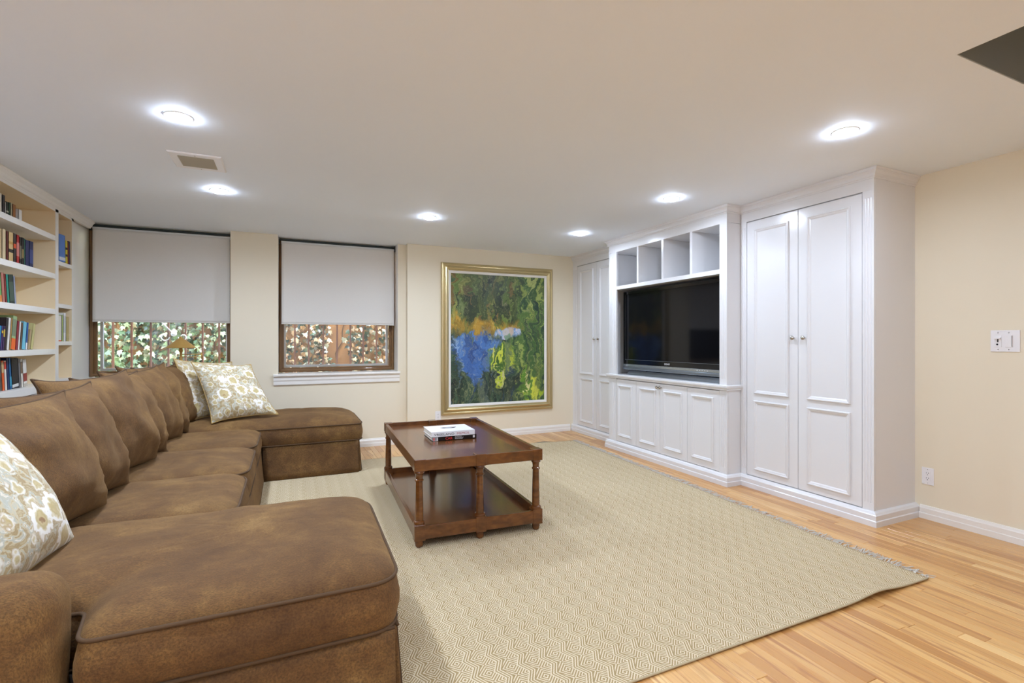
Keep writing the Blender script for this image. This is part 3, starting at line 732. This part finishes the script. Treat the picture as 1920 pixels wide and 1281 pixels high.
book(22.4, 30.4, 593, SH[3], (160, 188, 130), 'pale green book with an orange foot on the fourth shelf', g, .14, band=[(0, .33, (232, 106, 40)), (.4, .9, (126, 140, 110))])
book(31, 35, 602, SH[3], (150, 36, 52), 'crimson book leaning on the fourth shelf', g, .14)
book(35.2, 38.6, 603, SH[3], (238, 232, 226), 'white book with rounded top beside the crimson one', g, .14)
book(39, 42, 605, SH[3], (108, 82, 62), 'brown book between a white and a blue one on the fourth shelf', g, .14)
book(42.4, 49, 604, SH[3], (120, 196, 216), 'light blue book on the fourth shelf', g, .14)
book(49.3, 52.4, 605, SH[3], (34, 96, 176), 'strong blue book on the fourth shelf', g, .14, band=[(0, .25, (226, 226, 230))])
book(60, 64.5, 607, SH[3], (214, 204, 140), 'pale yellow book leaning alone at the right of the fourth shelf', g, .24, dep=.15)
book(54, 58, 618, SH[3], (190, 164, 124), 'tan cardboard book under the leaning yellow one', g, .24)
g = 'books on the bottom shelf of the bookcase'
book(-3, 3, 672, SH[4], (86, 74, 66), 'dark brown book at the left end of the bottom shelf', g, -.10)
book(3.4, 8, 677, SH[4], (230, 96, 40), 'orange book on the bottom shelf', g, -.10, band=[(.6, .95, (206, 170, 120))])
book(8.4, 12.6, 677, SH[4], (234, 224, 210), 'white book with a red top on the bottom shelf', g, -.10, band=[(.72, .97, (206, 66, 54))])
book(13, 17, 671, SH[4], (34, 52, 96), 'dark navy book on the bottom shelf', g, -.10)
book(17.4, 21.4, 671, SH[4], (28, 98, 150), 'sea blue book on the bottom shelf', g, -.10, band=[(.1, .4, (60, 150, 180))])
book(22, 34.5, 673, SH[4], (34, 32, 34), 'thick black book with a white label at its foot', g, -.08, band=[(.04, .14, (214, 212, 208))])
book(35, 38.5, 673, SH[4], (122, 118, 118), 'grey book beside the thick black one on the bottom shelf', g, -.10)
book(39, 43, 674, SH[4], (226, 218, 204), 'cream book with a dark pattern on the bottom shelf', g, -.10, band=[(.5, .9, (120, 96, 76))])
book(43.4, 50.5, 675, SH[4], (236, 230, 220), 'wide white book at the right end of the bottom shelf', g, -.10, band=[(.0, .12, (196, 186, 170)), (.2, .5, (150, 60, 50))])
g = 'books in the narrow bay of the bookcase'
book(110.5, 122.5, 441, NS[0], (86, 130, 200), 'large blue book on the top narrow shelf', g, -.04, band=[(.05, .17, (220, 224, 230))], xs=-1.7225)
book(123, 126.8, 452, NS[0], (226, 210, 48), 'yellow and black book on the top narrow shelf', g, -.03, band=[(.3, .4, (30, 30, 30)), (.6, .7, (30, 30, 30))], xs=-1.7225)
book(127, 128.5, 454, NS[0], (176, 66, 44), 'thin rust red book on the top narrow shelf', g, -.03, xs=-1.7225)
book(128.8, 132, 453, NS[0], (66, 50, 76), 'dark purple book on the top narrow shelf', g, -.03, xs=-1.7225)
book(109.5, 115.5, 592, NS[2], (232, 224, 210), 'cream book with an orange foot on the lower narrow shelf', g, 0, band=[(0, .04, (226, 110, 50))], xs=-1.7225)
book(115.8, 118.6, 591, NS[2], (172, 190, 110), 'thin lime green book on the lower narrow shelf', g, xs=-1.7225)
book(119, 123.6, 587, NS[2], (240, 240, 238), 'white book on the lower narrow shelf', g, band=[(.3, .9, (206, 208, 206))], xs=-1.7225)
book(124, 129, 594, NS[2], (190, 170, 110), 'mustard book at the right of the lower narrow shelf', g, xs=-1.7225)

# ------------------------------------------------------------------ painting, plates
pt = thing('painting', (2.43, YP, 1.24), 'large gold framed impressionist garden painting on the far wall', 'painting')
fn = lambda u, v, o: (u, YP - .001 - o, v)
px0, px1, pz0, pz1 = 1.672, 3.194, .318, 2.158
MB().ring(px0, px1, pz0, pz1, [(0, 0), (0, .022), (.006, .030), (.022, .034), (.030, .028), (.036, .028), (.046, .042), (.062, .048), (.074, .042), (.080, .032), (.088, .030), (.094, .022), (.096, 0)], fn).build('frame', 'gold', pt)
MB().ring(px0 + .092, px1 - .092, pz0 + .092, pz1 - .092, [(0, 0), (0, .024), (.026, .018), (.030, .012), (.030, 0)], fn).build('liner', 'linen', pt)
cv = MB().box(px0 + .11, px1 - .11, YP - .013, YP - .002, pz0 + .11, pz1 - .11).build('canvas', 'canvas', pt)
uvl = cv.data.uv_layers.new(name='UVMap')
for p in cv.data.polygons:
    for li in p.loop_indices:
        co = cv.data.vertices[cv.data.loops[li].vertex_index].co; w = cv.matrix_world @ co if False else cv.matrix_parent_inverse.inverted() @ co if False else co
        uvl.data[li].uv = ((w.x - px0 - .11) / (px1 - px0 - .22), (w.z - pz0 - .11) / (pz1 - pz0 - .22))

def outlet(fn, u, v, label, w=.070, h=.115):
    t = thing('wall_outlet', fn(u, v, 0), label, 'outlet')
    def bx(u0, u1, v0, v1, o0, o1, name, mat, par, bev=0):
        a, b = fn(u0, v0, o0), fn(u1, v1, o1); return MB().box(a[0], b[0], a[1], b[1], a[2], b[2]).build(name, mat, par, bevel=bev)
    bx(u - w / 2, u + w / 2, v - h / 2, v + h / 2, 0.0005, .006, 'cover_plate', 'plate', t, .002)
    rc = bx(u - .0175, u + .0175, v - .034, v + .034, .005, .0085, 'receptacle', 'plate', t, .001)
    for s_ in (-1, 1):
        c = v + s_ * .017
        for q in (-.006, .006): bx(u + q - .0012, u + q + .0012, c + .001, c + .009, .008, .0088, 'slot', 'dark', rc)
        bx(u - .0022, u + .0022, c - .009, c - .004, .008, .0088, 'slot', 'dark', rc)
    for s_ in (-1, 1): bx(u - .002, u + .002, v + s_ * .046 - .002, v + s_ * .046 + .002, .0055, .0068, 'screw', 'nickel', t)
outlet(lambda u, v, o: (XR - o, u, v), 1.896, .291, 'white duplex outlet low on the right wall beside the near cabinet')
outlet(lambda u, v, o: (u, YP - o, v), 1.637, .311, 'white duplex outlet on the far wall below the painting corner')
t = thing('light_switch', (XR, 1.497, 1.21), 'white double switch plate with a slide control on the right wall', 'switch')
MB().box(XR - .006, XR - .0005, 1.430, 1.566, 1.146, 1.277).build('cover_plate', 'plate', t, bevel=.002)
a = MB().box(XR - .009, XR - .005, 1.513, 1.547, 1.174, 1.246).build('slide_dimmer', 'plate', t, bevel=.001)
MB().box(XR - .0095, XR - .0088, 1.527, 1.533, 1.204, 1.230).build('slot', 'dark', a)
MB().box(XR - .021, XR - .009, 1.515, 1.545, 1.224, 1.232).build('slide_lever', 'plate', a, bevel=.001)
MB().lathe([(.005, 0), (.0045, -.002)], 12, (XR - .009, 1.533, 1.191), 'x').build('jack', 'dark', a)
a = MB().box(XR - .010, XR - .005, 1.463, 1.497, 1.174, 1.246).build('rocker', 'plate', t, bevel=.001)
MB().box(XR - .0125, XR - .0095, 1.463, 1.467, 1.178, 1.244).build('dimmer_slot', paint('slot_grey', (176, 174, 174), .5), a)
for y in (1.48, 1.53):
    for z in (1.16, 1.262): MB().lathe([(.003, 0), (.003, -.0008)], 8, (XR - .006, y, z), 'x').build('screw', 'nickel', t)

# ------------------------------------------------------------------ rug
RZ = .004
rug = thing('rug', (1.25, 3.3, 0), 'large beige flatweave rug with a cream diamond pattern and fringed edge', 'rug')
def rug_pt(u, v):
    a = Vector(RUG[0]).lerp(Vector(RUG[1]), u); b = Vector(RUG[3]).lerp(Vector(RUG[2]), u); p = a.lerp(b, v)
    x, y = p.x, p.y
    y += .012 * noise.noise((x * 1.3, v * 2.0, 1.0)) * (1 if v > .5 else .4)
    x += .012 * noise.noise((3.0, y * 1.7, 4.0)) * u
    z = RZ + .006
    e = math.exp(-((x - 2.55) / .14) ** 2) * math.exp(-((y - 1.42) / .10) ** 2)
    z += .016 * e
    z += .006 * math.exp(-((x - 2.2) / .5) ** 2) * math.exp(-((y - 1.42) / .05) ** 2)
    if v > .97: z += .012 * math.exp(-((x - 2.62) / .2) ** 2)
    return (x, y, z)
nu, nv = 150, 140; vs = []; fs = []; uvs = []
for j in range(nv + 1):
    for i in range(nu + 1):
        u = (i / nu); v = (j / nv) ** 1.3
        p = rug_pt(u, v); vs.append(p); uvs.append((u * 4.0, v * 3.75))
for j in range(nv):
    for i in range(nu): a = j * (nu + 1) + i; fs.append((a, a + 1, a + nu + 2, a + nu + 1))
rg = MB().add(vs, fs).build('weave', 'rug', rug, smooth=True)
uvl = rg.data.uv_layers.new(name='UVMap')
for l in rg.data.loops: uvl.data[l.index].uv = uvs[l.vertex_index]
if rg.data.polygons[0].normal.z < 0: rg.data.flip_normals()
mo = rg.modifiers.new('s', 'SOLIDIFY'); mo.thickness = .006; mo.offset = -1
hem = MB().tube([rug_pt(i / 160, 0) for i in range(161)], .0045, 6); hem.v = [(x, y, z - .003) for x, y, z in hem.v]
hem.build('hem', paint('rug_hem', (186, 168, 134), .95, var=.1, vs=60), rug, smooth=True)
fr = MB()
for i in range(560):
    v = (i + random.random()) / 560; p = Vector(rug_pt(1, v)); L = random.uniform(.03, .09)
    dy = random.uniform(-.045, .045); z = p.z - .004
    pts = [(p.x - .004, p.y, z), (p.x + L * .45, p.y + dy * .4, z + random.uniform(.0, .006)), (p.x + L, p.y + dy, random.uniform(.0025, .006))]
    fr.tube(pts, random.uniform(.0012, .0026), 4)
tag(fr.build('fringe', 'fringe', rug), 'loose grey fringe threads', kind='stuff')
pd = MB().add([(2.30, 5.08, .0004), (3.0, 5.08, .0004), (2.98, 5.15, .0004), (2.80, 5.245, .003), (2.72, 5.25, .003), (2.35, 5.15, .0004)], [(0, 1, 2, 3, 4, 5)]).build('rug_pad', 'pad')
pd.modifiers.new('s', 'SOLIDIFY').thickness = .0025; pd.modifiers['s'].offset = 1
tag(pd, 'dark grey underlay corner poking out beyond the far rug edge', 'rug pad')
RT = RZ + .0065

# ------------------------------------------------------------------ coffee table
tb = thing('coffee_table', (1.07, 2.85, 0), 'two-tier dark wooden coffee table with turned legs on the rug', 'table')
def local(m, rot=-R(2.9), piv=(.695, 2.85)):
    Mx = Matrix.Translation((piv[0], piv[1], 0)) @ Matrix.Rotation(rot, 4, 'Z') @ Matrix.Translation((-piv[0], -piv[1], 0))
    m.v = [tuple(Mx @ Vector(v)) for v in m.v]; return m
tx0, tx1, ty0, ty1 = .660, 1.478, 2.815, 4.235; BW = .066
LEGP = [(.45, .0), (.0, 0)]
legprof = [(.027, .455), (.030, .449), (.030, .443), (.024, .437), (.021, .424), (.0205, .408), (.026, .404), (.026, .397), (.0205, .393), (.021, .36), (.0235, .26), (.0245, .18), (.024, .166), (.031, .162), (.034, .154), (.032, .147)]
footprof = [(.024, .052), (.025, .04), (.0235, .022), (.020, RT + .004), (.016, RT)]
xs_ = [tx0 + BW / 2 + .003, (tx0 + tx1) / 2 - .002, tx1 - BW / 2 - .003]
for i, x in enumerate(xs_):
    for y in (ty0 + BW / 2 + .003, ty1 - BW / 2 - .003):
        m = MB().lathe(legprof[::-1], 20, (x, y, 0)).lathe(footprof[::-1], 20, (x, y, 0)); local(m)
        lg = m.build('leg', 'walnut', tb, smooth='auto')
        for a, b in ((.455, .526), (.052, .147)):
            m = MB().box(x - BW / 2, x + BW / 2, y - BW / 2, y + BW / 2, a, b); local(m); m.build('block', 'walnut', lg, bevel=.004)
e = .006
for nm, z0, z1, ps in (('tabletop', .457, .522, .490), ('lower_shelf', .060, .138, .092)):
    m = MB().box(tx0 + .01, tx1 - .01, ty0 + .01, ty1 - .01, z0 + .008, ps); local(m); top = m.build(nm, 'walnut', tb)
    for (a, b, c, d) in ((tx0 + e, tx1 - e, ty0 + e, ty0 + e + .024), (tx0 + e, tx1 - e, ty1 - e - .024, ty1 - e), (tx0 + e, tx0 + e + .024, ty0 + e + .024, ty1 - e - .024), (tx1 - e - .024, tx1 - e, ty0 + e + .024, ty1 - e - .024)):
        m = MB().box(a, b, c, d, z0, z1); local(m); m.build('rim', 'walnut', top, bevel=.003)
# books on the table
PT = .4905
def tbook(x0, x1, y0, y1, z0, z1, rz, cover, label):
    c = ((x0 + x1) / 2, (y0 + y1) / 2, z0); o = thing('book', c, label, 'book', None, rz); h = z1 - z0
    Mx = Matrix.Translation(c) @ Matrix.Rotation(rz, 4, 'Z')
    hx, hy = (x1 - x0) / 2, (y1 - y0) / 2; cv = .003
    def b(name, mat, bev=0, *d):
        m = MB()
        for q in d: m.box(*q)
        m.v = [tuple(Mx @ Vector(v)) for v in m.v]; return m.build(name, mat, o, bevel=bev)
    b('cover', cover, .001, (-hx, hx, -hy, hy, 0, cv), (-hx, hx, -hy, hy, h - cv, h), (-hx, hx, -hy, -hy + cv, 0, h))
    b('pages', 'paper', 0, (-hx + .004, hx - .004, -hy + cv, hy - .004, cv, h - cv))
    return o, Mx, hx, hy, h, b
M['red'] = paint('print_red', (206, 40, 34), .5); M['ink'] = paint('print_black', (36, 34, 36), .5); M['rose'] = paint('print_rose', (176, 88, 92), .5)
M['bookblack'] = paint('black_jacket', (26, 20, 20), .25); M['bookwhite'] = paint('white_jacket', (242, 242, 244), .3); M['grey'] = paint('print_grey', (130, 130, 132), .5)
o, Mx, hx, hy, h, b = tbook(.944, 1.278, 3.456, 3.725, PT, PT + .030, R(-2), 'bookblack', 'black hardcover with a red title lying under the white book on the table')
fr_ = lambda x, z: Mx @ Matrix.Translation((x, -hy - .0004, z)) @ Matrix.Rotation(R(90), 4, 'X')
text('CAR', 'title_lettering', .026, 'red', o, fr_(-hx + .098, .006), bold=.0006)
for i, s_ in enumerate(('THE DEFINITIVE', 'VISUAL HISTORY OF', 'THE AUTOMOBILE')): text(s_, 'subtitle_lettering', .0072, 'bookwhite', o, fr_(-hx + .168, .0205 - i * .0072))
b('spine_picture', 'bookwhite', 0, (-hx + .004, -hx + .042, -hy - .0006, -hy, .002, .027)); b('spine_picture', 'red', 0, (-hx + .008, -hx + .018, -hy - .001, -hy - .0006, .004, .024)); b('spine_picture', 'grey', 0, (-hx + .022, -hx + .032, -hy - .001, -hy - .0006, .004, .024))
b('publisher_mark', 'bookwhite', 0, (hx - .028, hx - .014, -hy - .0006, -hy, .007, .025))
o, Mx, hx, hy, h, b = tbook(.936, 1.262, 3.448, 3.715, PT + .0305, PT + .0305 + .036, R(-2), 'bookwhite', 'white hardcover lying on top of the black book on the coffee table')
text('VREELAND', 'title_lettering', .0225, 'ink', o, Mx @ Matrix.Translation((-hx + .020, -hy - .0004, .009)) @ Matrix.Rotation(R(90), 4, 'X'), sx=1.36)
text('MEMOS', 'title_lettering', .0225, 'rose', o, Mx @ Matrix.Translation((-hx + .187, -hy - .0004, .009)) @ Matrix.Rotation(R(90), 4, 'X'), sx=1.27)
ol = [(-.062, .026), (-.03, .040), (.01, .040), (.045, .034), (.066, .030), (.052, .006), (.02, -.012), (-.012, -.016), (-.036, -.008)]
il = [(-.036, .018), (-.012, .026), (.008, .024), (.024, .020), (.034, .012), (.022, .004), (.006, -.002), (-.012, -.004), (-.026, .004)]
m = MB().add([(x, y, h + .0005) for x, y in ol] + [(x, y, h + .0005) for x, y in il], [(i, (i + 1) % 9, (i + 1) % 9 + 9, i + 9) for i in range(9)])
m.v = [tuple(Mx @ Vector(v)) for v in m.v]; m.build('cover_emblem', 'ink', o)

# ------------------------------------------------------------------ sofa
sofa = thing('sectional_sofa', (-.6, 3.5, 0), 'large brown U-shaped sectional sofa with two chaise ends', 'sofa')
def rpoly(pts, r, n=7, step=.035):
    out = []; L = len(pts)
    rr = r if isinstance(r, (list, tuple)) else [r] * L
    for i in range(L):
        p = Vector(pts[i]); a = Vector(pts[i - 1]); b = Vector(pts[(i + 1) % L]); q = min(rr[i], (a - p).length * .45, (b - p).length * .45)
        s_, e_ = p + (a - p).normalized() * q, p + (b - p).normalized() * q
        for k in range(n + 1):
            t_ = k / n; out.append(s_ * (1 - t_) ** 2 + p * 2 * t_ * (1 - t_) + e_ * t_ * t_)
    res = []
    for i in range(len(out)):
        a, b = out[i], out[(i + 1) % len(out)]; k = max(1, int((b - a).length / step))
        for j in range(k): res.append(a.lerp(b, j / k))
    return res
def seat(pts, r, z0, z1, crown, ctr, seed, low_back=0.0):
    ol = rpoly(pts, r); N = len(ol); c = Vector(ctr); vs = []; fs = []
    nor = []
    for i in range(N):
        d = ol[(i + 1) % N] - ol[i - 1]; nn = Vector((d.y, -d.x)).normalized(); nor.append(nn)
    area = sum(ol[i].x * ol[(i + 1) % N].y - ol[(i + 1) % N].x * ol[i].y for i in range(N))
    if area < 0: nor = [-q for q in nor]
    rings = [(.93, z0, 0), (.99, z0, 0), (1, z0 + .008, .004)] + [(1, z0 + (z1 - z0) * t_, .018 * math.sin(math.pi * t_)) for t_ in (.2, .4, .6, .8)] + [(1, z1, .004)]
    for s_ in (.985, .965, .94, .9, .85, .78, .7, .6, .5, .4, .3, .2, .1): rings.append((s_, z1 + crown * (1 - s_ ** 4.0) ** .55, 0))
    for k, (s_, z, off) in enumerate(rings):
        for i in range(N):
            p = c + (ol[i] - c) * s_ + nor[i] * off
            zz = z
            if k > 7:
                zz += (1 - s_ ** 4) * (.014 * noise.noise((p.x * 3.1 + seed, p.y * 3.1, 1)) + .006 * noise.noise((p.x * 9 + seed, p.y * 7, 2)) + .003 * noise.noise((p.x * 22, p.y * 14 + seed, 2)))
                zz -= (.3 + .7 * (1 - s_)) * low_back * max(0, (-.35 - p.x))
            elif k >= 2: p = p + nor[i] * .006 * noise.noise((p.x * 6, p.y * 6, z * 9 + seed))
            vs.append((p.x, p.y, zz))
    for k in range(len(rings) - 1):
        for i in range(N): j = (i + 1) % N; fs.append((k * N + i, k * N + j, (k + 1) * N + j, (k + 1) * N + i))
    vs.append((c.x, c.y, rings[-1][1] + .001)); q = len(rings) - 1
    for i in range(N): fs.append((q * N + i, q * N + (i + 1) % N, len(vs) - 1))
    fs.append(tuple(range(N)))
    o = MB().add(vs, fs).build('seat_cushion', 'chenille', sofa, smooth=True)
    for z in (z1, z0 + .006):
        MB().tube([(ol[i].x + nor[i].x * .006, ol[i].y + nor[i].y * .006, z) for i in range(N)], .0058, 6, True).build('piping', 'piping', o, smooth=True)
    return o
NX, FX = .325, .622
seat([(-.98, 1.775), (-.515, 1.775), (-.485, 1.60), (NX, 1.60), (NX + .02, 2.475), (-.98, 2.475)], [.05, .035, .04, .10, .13, .05], .285, .445, .078, (-.14, 2.06), 1)
for i, (a, b) in enumerate(((2.485, 3.195), (3.205, 3.955), (3.965, 4.70))):
    seat([(-.98, a), (-.215, a + .004), (-.215, b - .004), (-.98, b)], [.05, .13, .13, .05], .285, .447, .050, (-.58, (a + b) / 2), 3 + i)
seat([(-.98, 4.725), (FX, 4.725), (FX, 5.56), (-.98, 5.56)], [.05, .09, .13, .05], .300, .450, .088, (-.1, 5.15), 9)

def skirt(p0, p1, z1=.285, z0=.012, flare=.022, name='skirt'):
    a, b = Vector(p0), Vector(p1); d = (b - a); L = d.length; d /= L; nn = Vector((d.y, -d.x)); n = max(4, int(L / .05)); vs = []; fs = []; q = 7
    for j in range(q):
        t_ = j / (q - 1)
        for i in range(n + 1):
            p = a + d * (L * i / n) + nn * (flare * t_ ** 1.3 + .004 * noise.noise((a.x + i * .4, a.y, t_ * 2)) * t_)
            vs.append((p.x, p.y, z1 + (z0 - z1) * t_))
    for j in range(q - 1):
        for i in range(n): k = j * (n + 1) + i; fs.append((k, k + 1, k + n + 2, k + n + 1))
    o = MB().add(vs, fs).build(name, 'chenille', sofa, smooth=True); m = o.modifiers.new('s', 'SOLIDIFY'); m.thickness = .012; m.offset = -1
    MB().tube([(a.x - nn.x * -.004, a.y - nn.y * -.004, z1 + .003), (b.x + nn.x * .004, b.y + nn.y * .004, z1 + .003)], .0055).build('piping', 'piping', o, smooth=True)
    for e in (a + d * .012, b - d * .012): MB().tube([(e.x + nn.x * .003, e.y + nn.y * .003, z1), (e.x + nn.x * (flare + .003), e.y + nn.y * (flare + .003), z0 + .004)], .003, 5).build('seam', 'piping', o)
skirt((-.50, 1.612), (NX - .012, 1.612)); skirt((NX - .004, 1.622), (NX + .012, 2.46)); skirt((NX, 2.470), (-.21, 2.470))
skirt((-.222, 2.50), (-.222, 4.71)); skirt((-.20, 4.735), (FX - .034, 4.735), .298); skirt((FX - .026, 4.745), (FX - .026, 5.54), .298); skirt((FX - .03, 5.55), (-1.28, 5.55), .298)
# kick pleats that close the skirt corners
for x, y, z1 in ((NX - .014, 1.618, .283), (FX - .036, 4.741, .296)):
    MB().add([(x - .02, y + .012, z1), (x + .014, y + .012, z1), (x + .014, y + .05, z1), (x - .02, y + .05, z1), (x - .02, y - .004, .013), (x + .030, y - .004, .013), (x + .030, y + .05, .013), (x - .02, y + .05, .013)],
             [(0, 1, 2, 3), (7, 6, 5, 4), (0, 4, 5, 1), (1, 5, 6, 2), (2, 6, 7, 3), (3, 7, 4, 0)]).build('kick_pleat', 'chenille', sofa, bevel=.006)
m = MB().box(-1.30, NX - .03, 1.64, 2.45, .03, .282).box(-1.30, -.25, 2.45, 4.75, .03, .282).box(-1.30, FX - .05, 4.76, 5.53, .03, .295)
m.build('frame', 'underside', sofa)
def soft_box(x0, x1, y0, y1, z0, z1, name, r, wob=.006, seed=0):
    bm = bmesh.new(); bmesh.ops.create_cube(bm, size=1.0)
    for v in bm.verts: v.co = ((x0 + x1) / 2 + v.co.x * (x1 - x0), (y0 + y1) / 2 + v.co.y * (y1 - y0), (z0 + z1) / 2 + v.co.z * (z1 - z0))
    bmesh.ops.bevel(bm, geom=[e for e in bm.edges], offset=r, segments=6, profile=.5, affect='EDGES')
    bmesh.ops.triangulate(bm, faces=[f for f in bm.faces if len(f.verts) > 4])
    bmesh.ops.subdivide_edges(bm, edges=[e for e in bm.edges if e.calc_length() > .08], cuts=3, use_grid_fill=True)
    bm.normal_update()
    for v in bm.verts: v.co += v.normal * wob * noise.noise((v.co.x * 4 + seed, v.co.y * 4, v.co.z * 5))
    m = MB(); idx = {v: i for i, v in enumerate(bm.verts)}
    m.add([v.co[:] for v in bm.verts], [tuple(idx[v] for v in f.verts) for f in bm.faces]); bm.free()
    return m.build(name, 'chenille', sofa, smooth=True)
soft_box(-1.34, -1.06, 1.56, 5.60, .05, .84, 'back_frame', .09, .008, 3)
soft_box(-1.33, -.532, 1.545, 1.762, .012, .612, 'arm', .085, .010, 5)

def pillow(corners, T, name, mat, pipe, parent=None, pinch=.03, seed=0.0, n=30, wr=.008, ruffle=0.0, ear=.03, label=None, cat=None, group=None):
    TL, TR, BL, BR = [Vector(c) for c in corners]
    nn = ((TR - TL) + (BR - BL)).cross((TL - BL) + (TR - BR)).normalized()
    def P(u, v, side):
        uu = u * (1 - pinch * (1 - v * v) + ear * abs(u * v) ** 6); vv = v * (1 - pinch * (1 - u * u) + ear * abs(u * v) ** 6)
        a, b = (uu + 1) / 2, (vv + 1) / 2
        base_ = BL * (1 - a) * (1 - b) + BR * a * (1 - b) + TL * (1 - a) * b + TR * a * b
        pr = ((1 - abs(u) ** 2.6) * (1 - abs(v) ** 2.6)) ** .55
        d = T * pr * (1 - .12 * v)
        e = max(abs(u), abs(v))
        w = wr * (noise.noise((u * 1.7 + seed, v * 1.7, side * 3)) * 1.6 + .6 * noise.noise((u * 4 + seed, v * 4, side))) * min(1, (1 - e) * 5)
        if ruffle:
            ang = math.atan2(v, u); w += ruffle * math.sin(ang * 34 + 3 * noise.noise((u * 3, v * 3, seed))) * max(0, min(1, (e - .5) * 3)) * min(1, (1 - e) * 9)
        return base_ + nn * side * (d + w)
    vs = []; fs = []; uv = []
    g_ = [math.sin(math.pi / 2 * (-1 + 2 * i / n)) for i in range(n + 1)]
    for side in (1, -1):
        for j in range(n + 1):
            for i in range(n + 1): vs.append(P(g_[i], g_[j], side)); uv.append(((g_[i] + 1) / 2 + seed * .37, (g_[j] + 1) / 2 + (seed * .21 if side > 0 else .5)))
    K = (n + 1) ** 2
    for s_ in (0, 1):
        for j in range(n):
            for i in range(n):
                a = s_ * K + j * (n + 1) + i; f = (a, a + 1, a + n + 2, a + n + 1); fs.append(f if s_ == 0 else f[::-1])
    mb_ = MB().add(vs, fs)
    o = mb_.build(name, mat, parent, smooth=True)
    ul = o.data.uv_layers.new(name='UVMap')
    for l in o.data.loops: ul.data[l.index].uv = uv[l.vertex_index]
    bm = bmesh.new(); bm.from_mesh(o.data); bmesh.ops.remove_doubles(bm, verts=bm.verts, dist=.0006); bmesh.ops.recalc_face_normals(bm, faces=bm.faces); bm.to_mesh(o.data); bm.free()
    edge = [P(g_[i], -1, 1) for i in range(n)] + [P(1, g_[i], 1) for i in range(n)] + [P(g_[n - i], 1, 1) for i in range(n)] + [P(-1, g_[n - i], 1) for i in range(n)]
    MB().tube(edge, .0055, 6, True).build('piping', pipe, o, smooth=True)
    if label: tag(o, label, cat, group)
    return o
yl = [2.00, 2.58, 3.04, 3.47, 3.90, 4.26, 4.62]; yr = [2.74, 3.10, 3.66, 3.95, 4.45, 4.73, 5.12]
for i in range(7):
    a, b = yl[i], yr[i]; z = .485
    zt = .97 + .012 * (i % 3) + (.02 if i > 1 else 0)
    pillow([(-1.07, a - .02, zt), (-.905 - .01 * (i % 2), b + .04, zt + .005), (-.93, a, z), (-.75, b + .015, z - .005)], .150, 'back_cushion', 'chenille', 'piping', sofa, .045, 1.7 * i + 2, 30, .020, .004, .075)
g = 'patterned throw pillows on the sofa'
pillow([(-.745, 4.99, 1.02), (-.32, 5.12, .985), (-.575, 4.80, .535), (-.10, 4.93, .560)], .085, 'throw_pillow', 'paisley', paint('gold_cord', (176, 146, 84), .5), None, .05, 1.0, 34, .006, .006, .05,
       'front cream paisley throw pillow on the far chaise', 'pillow', g)
pillow([(-.885, 5.07, 1.045), (-.50, 5.40, 1.0), (-.765, 4.97, .535), (-.38, 5.28, .55)], .080, 'throw_pillow', 'paisley_gold', bpy.data.materials['gold_cord'], None, .05, 2.3, 34, .006, .008, .05,
       'gold paisley throw pillow tucked behind another on the far chaise', 'pillow', g)
pillow([(-.985, 1.72, .985), (-.945, 2.20, .985), (-.735, 1.78, .505), (-.70, 2.26, .500)], .10, 'throw_pillow', 'paisley', bpy.data.materials['gold_cord'], None, .04, 4.4, 34, .008, 0, .03,
       'large cream paisley throw pillow by the near sofa arm', 'pillow', g)

# ------------------------------------------------------------------ floor lamp behind the sofa
lp = thing('floor_lamp', (-.95, 5.70, 0), 'brass pharmacy floor lamp behind the sofa before the left window', 'lamp')
lx, ly = -.95, 5.70
MB().lathe([(.11, .0), (.11, .012), (.10, .02), (.02, .028), (.012, .04)], 28, (lx, ly, 0)).build('base', 'brass', lp, smooth='auto')
MB().lathe([(.010, .03), (.010, 1.0), (.014, 1.0), (.014, 1.06), (.011, 1.062), (.011, 1.10), (.016, 1.11), (.016, 1.135), (.008, 1.15)], 16, (lx, ly, 0)).build('pole', 'brass', lp, smooth='auto')
MB().lathe([(.126, 1.143), (.127, 1.146), (.090, 1.178), (.05, 1.212), (.016, 1.238), (.012, 1.243), (.012, 1.25), (.004, 1.256)], 36, (lx, ly, 0), cap=False).build('shade', 'brass', lp, smooth='auto').modifiers.new('s', 'SOLIDIFY').thickness = .0015
m = MB()
for z in (1.082, 1.055): m.tube([(lx, ly, z), (lx + .175, ly - .02, z)], .004, 8)
m.tube([(lx + .175, ly - .02, 1.035), (lx + .175, ly - .02, 1.10)], .006, 8); m.build('swing_arm', 'brass', lp, smooth=True)

for o in bpy.data.objects:
    if o.type == 'MESH' and o.parent is not None and o.get('category'): del o['category']
